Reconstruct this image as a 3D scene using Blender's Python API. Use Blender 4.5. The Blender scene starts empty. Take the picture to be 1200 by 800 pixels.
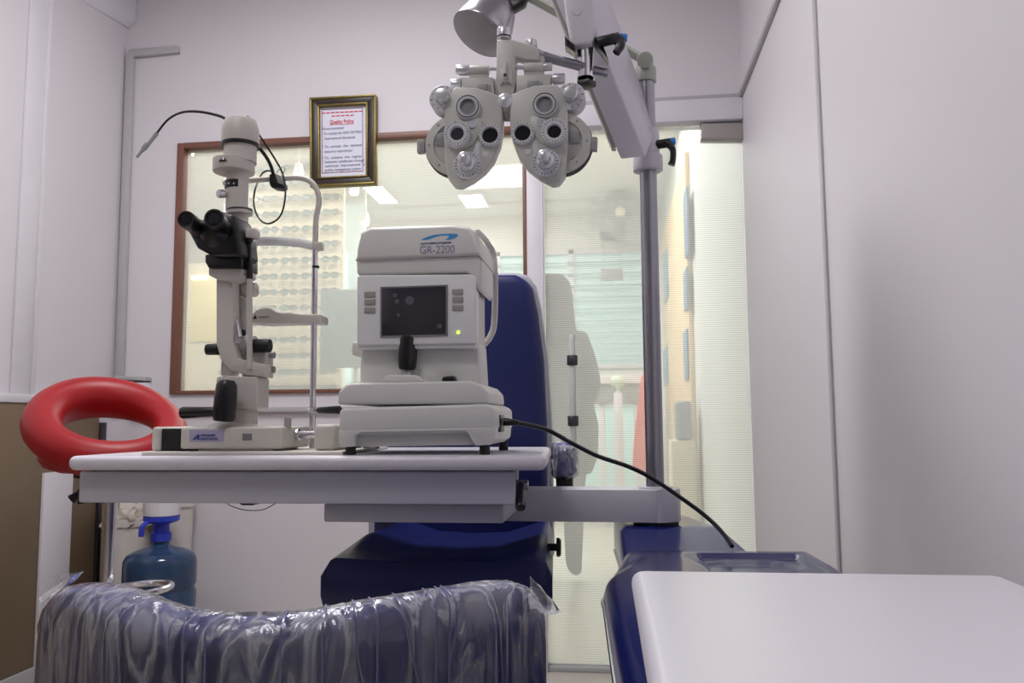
import bpy, bmesh, math, random
from mathutils import Vector, Matrix
random.seed(7)
SC = bpy.context.scene
COL = SC.collection
PI = math.pi
# ------------------------------------------------------------------ camera
F = 968.0; CZ = 0.94
PITCH = math.radians(5.49); YAW = math.radians(7.06); ROLL = math.radians(0.4)
fwd = Vector((-math.sin(YAW)*math.cos(PITCH), math.cos(YAW)*math.cos(PITCH), math.sin(PITCH)))
r0 = Vector((math.cos(YAW), math.sin(YAW), 0)); u0 = r0.cross(fwd)
RT = r0*math.cos(ROLL) - u0*math.sin(ROLL); UP = u0*math.cos(ROLL) + r0*math.sin(ROLL)
CAM = Vector((0, 0, CZ))
cd = bpy.data.cameras.new('camera'); cam = bpy.data.objects.new('camera', cd); COL.objects.link(cam)
cd.sensor_width = 36; cd.lens = F/1200*36; cd.clip_start = .02
M3 = Matrix((RT, UP, -fwd)).transposed()
cam.matrix_world = Matrix.Translation(CAM) @ M3.to_4x4()
SC.camera = cam

def ray(px, py): return fwd + RT*((px-600)/F) + UP*((400-py)/F)
def P(px, py, v):                       # point on the plane Y = v
    d = ray(px, py); return CAM + d*(v/d.y)
def PZ(px, py, z):                      # point on a horizontal plane
    d = ray(px, py); return CAM + d*((z-CZ)/d.z)
def PX(px, py, x):                      # point on a plane X = x
    d = ray(px, py); return CAM + d*(x/d.x)
def mpp(px, py, v): return (P(px, py, v)-CAM).dot(fwd)/F   # metres per pixel there

# ------------------------------------------------------------------ materials
MATS = {}
def lin(h):
    h = h.lstrip('#'); c = [int(h[i:i+2], 16)/255 for i in (0, 2, 4)]
    return tuple((x/12.92 if x <= .04045 else ((x+.055)/1.055)**2.4) for x in c)
def mat(name, col, rough=.5, metal=0, var=.04, scale=8, bump=0, bscale=60, coat=0, spec=.5, emit=None, es=0):
    if name in MATS: return MATS[name]
    m = bpy.data.materials.new(name); m.use_nodes = True; nt = m.node_tree; n = nt.nodes; l = nt.links
    b = n['Principled BSDF']; c = lin(col) if isinstance(col, str) else col
    tc = n.new('ShaderNodeTexCoord'); no = n.new('ShaderNodeTexNoise'); no.inputs['Scale'].default_value = scale
    no.inputs['Detail'].default_value = 4; l.new(tc.outputs['Object'], no.inputs['Vector'])
    mx = n.new('ShaderNodeMix'); mx.data_type = 'RGBA'
    mx.inputs[6].default_value = (*[x*(1-var) for x in c], 1); mx.inputs[7].default_value = (*[min(1, x*(1+var)) for x in c], 1)
    l.new(no.outputs[0], mx.inputs[0]); l.new(mx.outputs[2], b.inputs['Base Color'])
    b.inputs['Roughness'].default_value = rough; b.inputs['Metallic'].default_value = metal
    b.inputs['Specular IOR Level'].default_value = spec
    b.inputs['Coat Weight'].default_value = coat; b.inputs['Coat Roughness'].default_value = .05
    if emit:
        b.inputs['Emission Color'].default_value = (*lin(emit), 1); b.inputs['Emission Strength'].default_value = es
    if bump:
        n2 = n.new('ShaderNodeTexNoise'); n2.inputs['Scale'].default_value = bscale; l.new(tc.outputs['Object'], n2.inputs['Vector'])
        bp = n.new('ShaderNodeBump'); bp.inputs['Strength'].default_value = bump; bp.inputs['Distance'].default_value = .002
        l.new(n2.outputs[0], bp.inputs['Height']); l.new(bp.outputs[0], b.inputs['Normal'])
    MATS[name] = m; return m
def glass_film(name, tint, haze, stripe, ztop, pitch=.0083, z0=0.0):
    """clear pane carrying a translucent film; the film thickens in thin horizontal stripes"""
    m = bpy.data.materials.new(name); m.use_nodes = True; nt = m.node_tree; n = nt.nodes; l = nt.links
    n.remove(n['Principled BSDF']); out = n['Material Output']
    tr = n.new('ShaderNodeBsdfTransparent'); tr.inputs[0].default_value = (*tint, 1)
    df = n.new('ShaderNodeBsdfDiffuse'); df.inputs[0].default_value = (.78, .79, .77, 1)
    tl = n.new('ShaderNodeBsdfTranslucent'); tl.inputs[0].default_value = (.88, .89, .87, 1)
    gl = n.new('ShaderNodeBsdfGlossy'); gl.inputs['Roughness'].default_value = .02
    a = n.new('ShaderNodeMixShader'); a.inputs[0].default_value = .6; l.new(df.outputs[0], a.inputs[1]); l.new(tl.outputs[0], a.inputs[2])
    tc = n.new('ShaderNodeTexCoord'); sp = n.new('ShaderNodeSeparateXYZ'); l.new(tc.outputs['Object'], sp.inputs[0])
    mu = n.new('ShaderNodeMath'); mu.operation = 'MULTIPLY'; mu.inputs[1].default_value = 2*PI/pitch; l.new(sp.outputs[2], mu.inputs[0])
    si = n.new('ShaderNodeMath'); si.operation = 'SINE'; l.new(mu.outputs[0], si.inputs[0])
    mr = n.new('ShaderNodeMapRange'); mr.inputs[1].default_value = -.5; mr.inputs[2].default_value = .5
    mr.inputs[3].default_value = 0; mr.inputs[4].default_value = stripe; l.new(si.outputs[0], mr.inputs[0])
    mk = n.new('ShaderNodeMapRange'); mk.inputs[1].default_value = ztop-.15; mk.inputs[2].default_value = ztop
    mk.inputs[3].default_value = 1; mk.inputs[4].default_value = .15; l.new(sp.outputs[2], mk.inputs[0])
    m2 = n.new('ShaderNodeMath'); m2.operation = 'MULTIPLY'; l.new(mr.outputs[0], m2.inputs[0]); l.new(mk.outputs[0], m2.inputs[1])
    ad = n.new('ShaderNodeMath'); ad.operation = 'ADD'; ad.inputs[1].default_value = haze; l.new(m2.outputs[0], ad.inputs[0])
    b = n.new('ShaderNodeMixShader'); l.new(ad.outputs[0], b.inputs[0]); l.new(tr.outputs[0], b.inputs[1]); l.new(a.outputs[0], b.inputs[2])
    fr = n.new('ShaderNodeFresnel'); fr.inputs[0].default_value = 1.45
    c = n.new('ShaderNodeMixShader'); l.new(fr.outputs[0], c.inputs[0]); l.new(b.outputs[0], c.inputs[1]); l.new(gl.outputs[0], c.inputs[2])
    l.new(c.outputs[0], out.inputs[0]); return m
def film_mat(name):
    """clinging plastic wrap: clear, glossy, whitish along creases"""
    m = bpy.data.materials.new(name); m.use_nodes = True; nt = m.node_tree; n = nt.nodes; l = nt.links
    n.remove(n['Principled BSDF']); out = n['Material Output']
    tc = n.new('ShaderNodeTexCoord'); mp = n.new('ShaderNodeMapping'); mp.inputs['Scale'].default_value = (20, 20, 4); mp.inputs['Rotation'].default_value = (0, .35, 0)
    l.new(tc.outputs['Object'], mp.inputs[0])
    no = n.new('ShaderNodeTexNoise'); no.inputs['Scale'].default_value = 1; no.inputs['Detail'].default_value = 5; no.inputs['Distortion'].default_value = 1.6
    l.new(mp.outputs[0], no.inputs['Vector'])
    rp = n.new('ShaderNodeValToRGB'); e = rp.color_ramp.elements
    e[0].position = .42; e[0].color = (.04, .04, .04, 1); e[1].position = .5; e[1].color = (.25, .25, .25, 1)
    k = rp.color_ramp.elements.new(.56); k.color = (.06, .06, .06, 1)
    k = rp.color_ramp.elements.new(.66); k.color = (.16, .16, .16, 1)
    l.new(no.outputs[0], rp.inputs[0])
    sx = n.new('ShaderNodeSeparateXYZ'); l.new(tc.outputs['Object'], sx.inputs[0])
    mz = n.new('ShaderNodeMapRange'); mz.inputs[1].default_value = .68; mz.inputs[2].default_value = .78; mz.inputs[3].default_value = 0; mz.inputs[4].default_value = 1.0; l.new(sx.outputs[2], mz.inputs[0])
    mm = n.new('ShaderNodeMath'); mm.operation = 'MULTIPLY'; l.new(mz.outputs[0], mm.inputs[0]); l.new(rp.outputs[0], mm.inputs[1])
    ma = n.new('ShaderNodeMath'); ma.operation = 'ADD'; l.new(mm.outputs[0], ma.inputs[0]); l.new(rp.outputs[0], ma.inputs[1])
    tr = n.new('ShaderNodeBsdfTransparent'); df = n.new('ShaderNodeBsdfDiffuse'); df.inputs[0].default_value = (.78, .78, .82, 1)
    a = n.new('ShaderNodeMixShader'); l.new(ma.outputs[0], a.inputs[0]); l.new(tr.outputs[0], a.inputs[1]); l.new(df.outputs[0], a.inputs[2])
    gl = n.new('ShaderNodeBsdfGlossy'); gl.inputs['Roughness'].default_value = .12; gl.inputs[0].default_value = (.9, .9, .95, 1)
    bp = n.new('ShaderNodeBump'); bp.inputs['Strength'].default_value = 1; bp.inputs['Distance'].default_value = .006; l.new(no.outputs[0], bp.inputs['Height'])
    l.new(bp.outputs[0], gl.inputs['Normal'])
    fr = n.new('ShaderNodeFresnel'); fr.inputs[0].default_value = 1.6; l.new(bp.outputs[0], fr.inputs['Normal'])
    c = n.new('ShaderNodeMixShader'); l.new(fr.outputs[0], c.inputs[0]); l.new(a.outputs[0], c.inputs[1]); l.new(gl.outputs[0], c.inputs[2])
    l.new(c.outputs[0], out.inputs[0]); return m

WALL = mat('wall_paint', '#dcd7dd', .6, var=.015, scale=2)
TRIM = mat('trim_grey', '#b9b7ba', .5)
HEAD = mat('header_white', '#dedbe2', .45)
FLOORM = mat('floor_tile', '#cfc8bd', .25, var=.05, scale=3)
IV = mat('ivory_plastic', '#dad9d5', .42, var=.02)
IVD = mat('ivory_plastic_slit', '#ccc7c0', .42, var=.02)
IVL = mat('ivory_panel', '#e6e6e6', .4, var=.02)
PHO = mat('phoropter_enamel', '#bdbcb6', .38, var=.03)
PHOD = mat('phoropter_inner', '#8f8f92', .4)
DIAL = mat('dial_white', '#c9c9ce', .4)
KNOBM = mat('knob_satin', '#d2d2d6', .25, metal=.55)
CHR = mat('chrome', '#dedee2', .2, metal=1, var=.02)
STEEL = mat('brushed_steel', '#9d9ca4', .32, metal=1, bump=.1, bscale=200)
GUN = mat('dark_steel', '#56535a', .3, metal=.9)
BLK = mat('black_plastic', '#141416', .35, var=.1)
BLKR = mat('black_rubber', '#101012', .55, var=.1)
DLENS = mat('dark_lens', '#0b0c10', .08, coat=.5)
GLENS = mat('grey_lens', '#8b8d90', .15)
TBL = mat('white_laminate', '#dcd9e2', .3, var=.01)
TBLF = mat('white_powdercoat', '#c6c4cf', .4, var=.01)
ARM = mat('arm_enamel', '#cfccd5', .35, var=.01)
VIN = mat('blue_vinyl', (.008, .014, .105), .38, var=.08, bump=.15, bscale=250)
VIND = mat('blue_vinyl_wrapped', (.04, .055, .28), .5, var=.1, bump=.1, bscale=180)
BLUEG = mat('blue_gelcoat', (.008, .013, .10), .16, var=.05, spec=.35)
RED = mat('red_leatherette', (.34, .010, .014), .42, var=.06, spec=.35, bump=.1, bscale=200)
WOODF = mat('brown_window_frame', '#7c5345', .45, var=.1, scale=20)
BROWN = mat('brown_stone_laminate', '#7a6750', .4, var=.3, scale=2.5, bump=.05)
SKB = mat('sky_blue_button', '#2f86e0', .4)
PURPLE = mat('print_purple_grey', '#8a84a6', .5)
NAVYP = mat('print_navy', '#3a4590', .5)
CYANP = mat('print_blue', '#3d93d0', .5)
GREYP = mat('print_grey', '#77757a', .5)
PINKP = mat('print_red', '#d0485c', .5)
PAPER = mat('paper_white', '#dcdcea', .6, var=.01)
GOLD = mat('gold_gilt', '#7a6c3a', .4, metal=.7, var=.5, scale=90)
DWOOD = mat('dark_gilt_frame', '#2c2018', .4, var=.4, scale=60)
BTN = mat('grey_button', '#a19d99', .45)
SCRM = mat('screen_glass', '#34323a', .12, var=.15, scale=18, coat=.5)
FILM = film_mat('clinging_film')

# ------------------------------------------------------------------ geometry
def B(): return bmesh.new()
def sharp_edges(bm, ang=.6):
    bm.normal_update(); return [e for e in bm.edges if len(e.link_faces) == 2 and e.calc_face_angle(0) > ang]
def bev(bm, w, seg=2, ang=.6, faces=None):
    if w <= 0: return
    es = sharp_edges(bm, ang)
    if faces is not None:
        fs = set(faces); es = [e for e in es if all(f in fs for f in e.link_faces)]
    if es: bmesh.ops.bevel(bm, geom=es, offset=w, segments=seg, affect='EDGES', profile=.5, clamp_overlap=True)
def merge(bm, tmp):
    me = bpy.data.meshes.new('t'); tmp.to_mesh(me); tmp.free(); bm.from_mesh(me); bpy.data.meshes.remove(me)
def box(bm, x0, x1, y0, y1, z0, z1, w=0, seg=2, rot=None, piv=None):
    t = bmesh.new(); bmesh.ops.create_cube(t, size=1)
    c = Vector(((x0+x1)/2, (y0+y1)/2, (z0+z1)/2))
    for v in t.verts: v.co = Vector((v.co.x*abs(x1-x0), v.co.y*abs(y1-y0), v.co.z*abs(z1-z0)))+c
    bev(t, w, seg)
    if rot is not None: bmesh.ops.rotate(t, verts=t.verts, cent=piv or c, matrix=rot)
    merge(bm, t)
def prism(bm, pts, d, w=0, seg=2, taper=None):
    """closed outline of 3-D points swept along vector d"""
    t = bmesh.new(); a = [t.verts.new(p) for p in pts]
    c = sum((Vector(p) for p in pts), Vector())/len(pts); tp = taper or 1
    b = [t.verts.new(c+(Vector(p)-c)*tp+Vector(d)) for p in pts]; n = len(pts)
    t.faces.new(a); t.faces.new(b[::-1])
    for i in range(n): t.faces.new((a[(i+1) % n], a[i], b[i], b[(i+1) % n]))
    bmesh.ops.recalc_face_normals(t, faces=t.faces); bev(t, w, seg); merge(bm, t)
def pprism(bm, pxs, v0, v1, w=0, seg=2, taper=None):
    prism(bm, [P(x, y, v0) for x, y in pxs], (0, v1-v0, 0), w, seg, taper)
def pbox(bm, x0, y0, x1, y1, v0, v1, w=0, seg=2):
    pprism(bm, [(x0, y0), (x1, y0), (x1, y1), (x0, y1)], v0, v1, w, seg)
def frame_axes(d):
    d = d.normalized(); a = Vector((0, 0, 1)) if abs(d.z) < .9 else Vector((1, 0, 0))
    x = d.cross(a).normalized(); return x, d.cross(x).normalized()
def lathe(bm, prof, o, d, seg=28):
    """profile [(radius, height)] spun about the axis d through o"""
    t = bmesh.new(); o = Vector(o); d = Vector(d).normalized(); x, y = frame_axes(d); rings = []
    for r, h in prof:
        if r < 1e-6: rings.append([t.verts.new(o+d*h)])
        else: rings.append([t.verts.new(o+d*h+x*(r*math.cos(2*PI*k/seg))+y*(r*math.sin(2*PI*k/seg))) for k in range(seg)])
    for a, b in zip(rings, rings[1:]):
        for k in range(seg):
            q = (k+1) % seg
            if len(a) == 1 and len(b) == 1: continue
            if len(a) == 1: t.faces.new((a[0], b[k], b[q]))
            elif len(b) == 1: t.faces.new((a[k], a[q], b[0]))
            else: t.faces.new((a[k], a[q], b[q], b[k]))
    if len(rings[0]) > 1: t.faces.new(rings[0])
    if len(rings[-1]) > 1: t.faces.new(rings[-1][::-1])
    bmesh.ops.recalc_face_normals(t, faces=t.faces); merge(bm, t)
def cyl(bm, p0, p1, r0, r1=None, seg=24, w=0):
    p0 = Vector(p0); p1 = Vector(p1); r1 = r0 if r1 is None else r1; L = (p1-p0).length
    if w: prof = [(r0-w, 0), (r0-w*.3, w*.3), (r0, w), (r1, L-w), (r1-w*.3, L-w*.3), (r1-w, L)]
    else: prof = [(r0, 0), (r1, L)]
    lathe(bm, prof, p0, p1-p0, seg)
def ring(bm, c, d, ro, ri, h, seg=32):
    lathe_open = [(ri, 0), (ro, 0), (ro, h*.8), (ro-(ro-ri)*.15, h), (ri+(ro-ri)*.1, h), (ri, h*.8), (ri, 0)]
    t = bmesh.new(); c = Vector(c); d = Vector(d).normalized(); x, y = frame_axes(d); R = []
    for r, hh in lathe_open[:-1]:
        R.append([t.verts.new(c+d*hh+x*(r*math.cos(2*PI*k/seg))+y*(r*math.sin(2*PI*k/seg))) for k in range(seg)])
    for i in range(len(R)):
        a = R[i]; b = R[(i+1) % len(R)]
        for k in range(seg): t.faces.new((a[k], a[(k+1) % seg], b[(k+1) % seg], b[k]))
    bmesh.ops.recalc_face_normals(t, faces=t.faces); merge(bm, t)
def spline(pts, n=8, closed=False):
    pts = [Vector(p) for p in pts]; out = []; m = len(pts)
    for i in range(m if closed else m-1):
        p1 = pts[i]; p2 = pts[(i+1) % m]
        pa = pts[(i-1) % m] if (closed or i > 0) else p1; pb = pts[(i+2) % m] if (closed or i < m-2) else p2
        for k in range(n):
            t = k/n; out.append(.5*((2*p1)+(p2-pa)*t+(2*pa-5*p1+4*p2-pb)*t*t+(3*p1-pa-3*p2+pb)*t**3))
    if not closed: out.append(pts[-1])
    return out
def tube(bm, pts, r, seg=10, n=8, closed=False, smooth=True, sec=None):
    """sweep; r number or list per control point; sec=(a,b) scales the section"""
    cp = spline(pts, n, closed) if smooth else [Vector(p) for p in pts]; N = len(cp)
    if isinstance(r, (list, tuple)):
        rs = []; m = len(pts)
        for i in range(N):
            f = i/n if smooth else i; a = int(f) % m; b = (a+1) % m if closed else min(a+1, m-1); rs.append(r[a]+(r[b]-r[a])*(f-int(f)))
    else: rs = [r]*N
    t = bmesh.new(); rings = []; prev = None
    for i, p in enumerate(cp):
        if closed: d = cp[(i+1) % N]-cp[i-1]
        else: d = cp[min(i+1, N-1)]-cp[max(i-1, 0)]
        d = d.normalized()
        if prev is None: x, y = frame_axes(d)
        else:
            x = (prev-d*prev.dot(d)).normalized(); y = d.cross(x)
        prev = x; sa, sb = sec or (1, 1)
        rings.append([t.verts.new(p+x*(rs[i]*sa*math.cos(2*PI*k/seg))+y*(rs[i]*sb*math.sin(2*PI*k/seg))) for k in range(seg)])
    prs = list(zip(rings, rings[1:]))+([(rings[-1], rings[0])] if closed else [])
    for j, (a, b) in enumerate(prs):
        off = 0
        if closed and j == len(prs)-1:
            off = min(range(seg), key=lambda q: sum((a[k].co-b[(k+q) % seg].co).length for k in range(seg)))
        for k in range(seg): t.faces.new((a[k], a[(k+1) % seg], b[(k+1+off) % seg], b[(k+off) % seg]))
    if not closed: t.faces.new(rings[0]); t.faces.new(rings[-1][::-1])
    bmesh.ops.recalc_face_normals(t, faces=t.faces); merge(bm, t)
def ell(bm, c, r, seg=24, rot=None):
    t = bmesh.new(); bmesh.ops.create_uvsphere(t, u_segments=seg, v_segments=seg//2, radius=1)
    for v in t.verts: v.co = Vector((v.co.x*r[0], v.co.y*r[1], v.co.z*r[2]))
    if rot is not None: bmesh.ops.rotate(t, verts=t.verts, cent=(0, 0, 0), matrix=rot)
    bmesh.ops.translate(t, verts=t.verts, vec=Vector(c)); merge(bm, t)

# ------------------------------------------------------------------ linking
def wloc(o):
    v = Vector()
    while o is not None: v += o.location; o = o.parent
    return v
def setp(o, label=None, cat=None, group=None, kind=None):
    if label: o['label'] = label
    if cat: o['category'] = cat
    if group: o['group'] = group
    if kind: o['kind'] = kind
    return o
def obj(name, bm, m, parent=None, label=None, cat=None, group=None, kind=None, smooth=True):
    bmesh.ops.remove_doubles(bm, verts=bm.verts, dist=1e-6)
    if parent is not None: off = wloc(parent)
    else:
        xs = [v.co for v in bm.verts]
        off = Vector(((min(p.x for p in xs)+max(p.x for p in xs))/2, (min(p.y for p in xs)+max(p.y for p in xs))/2, min(p.z for p in xs)))
    bmesh.ops.translate(bm, verts=bm.verts, vec=-off)
    bm.normal_update()
    if smooth:
        for f in bm.faces: f.smooth = True
        for e in bm.edges:
            if len(e.link_faces) == 2 and e.calc_face_angle(0) > .62: e.smooth = False
    me = bpy.data.meshes.new(name); bm.to_mesh(me); bm.free(); me.materials.append(m)
    o = bpy.data.objects.new(name, me); COL.objects.link(o)
    if parent is not None: o.parent = parent
    else: o.location = off
    return setp(o, label, cat, group, kind)
def thing(name, loc, label, cat, group=None):
    o = bpy.data.objects.new(name, None); COL.objects.link(o); o.location = loc; o.empty_display_size = .05
    return setp(o, label, cat, group)
def struct(name, bm, m): return obj(name, bm, m, kind='structure')
def text_obj(name, body, size, origin, mat_, parent, xdir=(1, 0, 0), align='LEFT', width=None, weight=0, ydir=None):
    cu = bpy.data.curves.new('txt', 'FONT'); cu.body = body; cu.size = size; cu.align_x = align; cu.extrude = .0002; cu.offset = weight
    t = bpy.data.objects.new('txt', cu); COL.objects.link(t)
    bpy.context.view_layer.update()
    me = bpy.data.meshes.new_from_object(t.evaluated_get(bpy.context.evaluated_depsgraph_get()))
    COL.objects.unlink(t); bpy.data.objects.remove(t)
    if not me.vertices: return None
    s = 1
    if width:
        w = max(v.co.x for v in me.vertices)-min(v.co.x for v in me.vertices); s = width/w
    X = Vector(xdir).normalized(); Y = Vector(ydir).normalized() if ydir else Vector((0, 0, 1)); Z = X.cross(Y)
    off = Vector(origin)-wloc(parent)
    for v in me.vertices: v.co = off + X*(v.co.x*s) + Y*v.co.y + Z*v.co.z
    me.materials.clear(); me.materials.append(mat_)
    o = bpy.data.objects.new(name, me); COL.objects.link(o); o.parent = parent; return o
def copy_tree(o, parent=None):
    c = o.copy(); COL.objects.link(c); c.parent = parent
    for ch in list(o.children): copy_tree(ch, c)
    return c
# ================================================================== ROOM
UL, UR, VB, VF, ZC = -2.074, .514, 3.216, -1.5, 2.9
wx0 = P(205, 300, VB).x; wx1 = P(618, 300, VB).x; px1 = P(637, 300, VB).x
wz1 = P(300, 164, VB).z; wz0 = P(300, 461, VB).z
dz1 = P(760, 147, VB).z; hz1 = P(760, 122, VB).z
b = B(); box(b, UL-.1, 5, VF-.1, 12, -.1, 0); struct('floor', b, FLOORM)
b = B(); box(b, UL-.1, UR+.1, VF-.1, VB+.08, ZC, ZC+.1); struct('ceiling', b, WALL)
b = B(); box(b, UL-.12, UL, VF-.1, VB+.08, 0, ZC); struct('wall_left', b, WALL)
b = B(); box(b, UR, UR+.1, VF-.1, VB+.08, 0, ZC); struct('wall_right', b, WALL)
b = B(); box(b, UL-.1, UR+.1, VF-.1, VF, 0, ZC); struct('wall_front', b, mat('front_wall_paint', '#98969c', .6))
b = B()
box(b, UL, wx0, VB, VB+.08, 0, ZC); box(b, wx0, wx1, VB, VB+.08, 0, wz0); box(b, wx0, wx1, VB, VB+.08, wz1, ZC)
box(b, wx1, UR, VB, VB+.08, hz1, ZC); struct('wall_back', b, WALL)
# window
b = B(); fw = .030
box(b, wx0, wx0+fw, VB-.012, VB+.06, wz0, wz1, .003); box(b, wx0+fw, wx1-.016, VB-.012, VB+.06, wz1-fw*.8, wz1, .002)
box(b, wx0+fw, wx1-.016, VB-.012, VB+.06, wz0, wz0+fw*.5, .002); box(b, wx1-.016, wx1, VB-.012, VB+.06, wz0, wz1, .003)
wf = struct('window_1', b, WOODF)
b = B(); box(b, wx0+fw*.8, wx1-.014, VB+.024, VB+.03, wz0+.012, wz1-.02)
gz = obj('glass_pane', b, glass_film('window_glass', (.97, .98, .965), .30, .05, P(300, 225, VB).z), wf, kind='structure')
b = B(); box(b, wx1, px1, VB-.02, VB+.08, 0, dz1, .004); box(b, px1-.005, px1, VB-.024, VB-.018, 0, dz1, .001)
struct('trim_1', b, HEAD)
b = B(); box(b, wx1, UR, VB-.03, VB+.08, dz1, hz1, .004); struct('trim_2', b, HEAD)
b = B(); box(b, wx1-.3, UR-.012, VB-.014, VB, hz1, hz1+.02, .002)
box(b, UR-.014, UR, 1.2, VB, hz1, hz1+.02, .002); struct('trim_3', b, TRIM)
# door: full height glass leaf with patch fitting and rod handle
dx1 = P(884, 300, VB).x
b = B(); box(b, px1+.004, UR-.004, VB+.02, VB+.03, .02, dz1-.005)
door = obj('door_1', b, glass_film('door_glass', (.965, .98, .965), .30, .10, P(700, 215, VB).z), kind='structure')
door['label'] = 'full height glass door with thin striped film'
b = B(); pbox(b, 822, 144, 873, 162, VB-.012, VB+.05, .002)
obj('patch_fitting', b, mat('satin_fitting', '#a59e9c', .4, metal=.2), door, 'brushed metal patch fitting', kind='structure')
hx = P(671, 450, VB-.05)
b = B(); zt = P(671, 392, VB-.05).z; zb = P(671, 520, VB-.05).z
cyl(b, (hx.x, VB-.05, zb), (hx.x, VB-.05, zt), .013, w=.003)
h = obj('door_handle', b, mat('clear_acrylic', '#c9cdc9', .1, coat=.6), door, 'clear acrylic rod handle', kind='structure')
b = B()
for yy in (422, 493):
    zz = P(671, yy, VB-.05).z
    cyl(b, (hx.x, VB-.05, zz-.02), (hx.x, VB-.05, zz+.02), .021, w=.004); cyl(b, (hx.x, VB-.05, zz), (hx.x, VB+.02, zz), .014)
obj('handle_bracket', b, GUN, h, 'dark metal bracket', kind='structure')
b = B(); box(b, px1, UR, VB-.01, VB+.06, 0, .018, .003); struct('trim_4', b, TRIM)
# right wall seam strip, left wall batten, beams
sv = PX(969, 300, UR).y
b = B(); box(b, UR-.006, UR, sv-.012, sv+.012, 0, ZC, .001); struct('trim_5', b, TRIM)
bv = PX(33, 220, UL).y; b = B()
zda = .975+.07
box(b, UL, UL+.012, bv-.045, bv+.045, zda, ZC, .003); box(b, UL, UL+.02, bv+.045, bv+.06, zda, ZC, .002); struct('trim_6', b, HEAD)
b = B(); prism(b, [P(100, 0, 2.9)+Vector((0, 0, .3)), P(96, 0, 2.9), P(150, 33, VB-.002), P(160, 27, VB-.002), P(160, 20, VB-.002)+Vector((0, 0, .3))], (-.2, 0, 0), .004); struct('trim_7', b, HEAD)
# trunking in the left corner
b = B(); pprism(b, [(147, 62), (156, 62), (143, 441), (134, 441)], VB-.022, VB, .003)
pprism(b, [(147, 63), (152, 57), (208, 53), (209, 61), (156, 66)], VB-.02, VB, .003)
pprism(b, [(134, 440), (170, 441), (170, 446), (134, 444)], VB-.05, VB, .002); pprism(b, [(134, 448), (155, 447), (155, 452), (135, 451)], VB-.045, VB, .002)
struct('trim_8', b, TRIM)
b = B(); pprism(b, [(155, 448), (170, 448), (170, 478), (155, 478)], VB-.05, VB, .004); pprism(b, [(144, 452), (155, 451), (155, 478), (144, 478)], VB-.03, VB, .004)
setp(obj('junction_box', b, HEAD), 'white electrical box low in the left wall corner under the grey trunking', 'electrical box')
b = B(); box(b, UL, wx1, VB-.02, VB, P(300, 483, VB).z, P(300, 477, VB).z, .003); struct('trim_9', b, TRIM)
# left wall dado
b = B(); box(b, UL, UL+.02, VF, 3.10, 0, zda-.03, .003); dd = struct('wall_panel_left', b, BROWN)
b = B(); box(b, UL, UL+.026, VF, bv+.2, zda-.03, zda, .003); struct('trim_10', b, HEAD)
va = PX(46, 620, UL+.02).y; vb_ = PX(80, 620, UL+.02).y
b = B(); box(b, UL+.02, UL+.032, va, vb_, 0, zda-.28, .002); struct('trim_11', b, HEAD)
b = B(); box(b, UL, UL+.03, 3.10, 3.135, 0, zda-.1, .002); struct('trim_12', b, GUN)
b = B(); box(b, UL+.02, UL+.035, VF, va, 0, .09, .003); struct('baseboard_left', b, TRIM)
# brown stain on the floor by the glass
def ceiling_light(x, y, z, w, d, power, label, group):
    t = thing('ceiling_light', (x, y, z-.012), label, 'ceiling light', group)
    b = B(); box(b, x-w/2-.03, x+w/2+.03, y-d/2-.03, y+d/2+.03, z-.012, z, .003); obj('frame', b, HEAD, t)
    b = B(); box(b, x-w/2, x+w/2, y-d/2, y+d/2, z-.016, z-.011, .001)
    obj('diffuser', b, mat('lit_diffuser', '#ffffff', .5, emit='#fffdf8', es=6), t)
    ld = bpy.data.lights.new('panel_lamp', 'AREA'); ld.shape = 'RECTANGLE'; ld.size = w; ld.size_y = d; ld.energy = power; ld.color = (1, .985, 1)
    lo = bpy.data.objects.new('panel_lamp', ld); COL.objects.link(lo); lo.location = (0, 0, -.012); lo.parent = t
ceiling_light(-.9, 1.85, ZC, .6, .6, 37, 'square ceiling light panel above the examination table', 'ceiling lights of the examination room')
ceiling_light(-.9, .1, ZC, .6, .6, 13, 'square ceiling light panel behind the viewer', 'ceiling lights of the examination room')

# ================================================================== SHOP BEYOND THE GLASS
SV, SL, SZ = 8.6, -5.2, 3.15
SW = mat('shop_wall_paint', '#e6e6e2', .6, var=.02)
b = B(); box(b, SL, UR+.1, VB+.08, SV+.1, SZ, SZ+.1); struct('ceiling_shop', b, SW)
b = B(); box(b, SL-.1, SL, VB+.08, SV+.1, 0, SZ); struct('wall_shop_left', b, SW)
b = B(); box(b, UR, UR+.1, VB+.08, SV+.1, 0, SZ); struct('wall_shop_right', b, SW)
zg = P(700, 292, SV).z; zg0 = P(700, 432, SV).z; gx0 = P(500, 300, SV).x; gx1 = P(757, 300, SV).x
b = B(); box(b, SL, gx0, SV, SV+.1, 0, SZ); box(b, gx1, UR, SV, SV+.1, 0, SZ); box(b, gx0, gx1, SV, SV+.1, zg, SZ); box(b, gx0, gx1, SV, SV+.1, 0, .2); box(b, gx0, gx1, SV, SV+.1, P(700, 470, SV).z, zg0)
struct('wall_shop_back', b, SW)
b = B(); box(b, SL, UR, VB+.08, VB+.1, dz1+.35, SZ); struct('wall_shop_front', b, SW)
b = B(); box(b, gx0-.5, UR, SV-.45, SV, P(700, 238, SV-.45).z, SZ, .01); struct('trim_13', b, SW)
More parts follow.
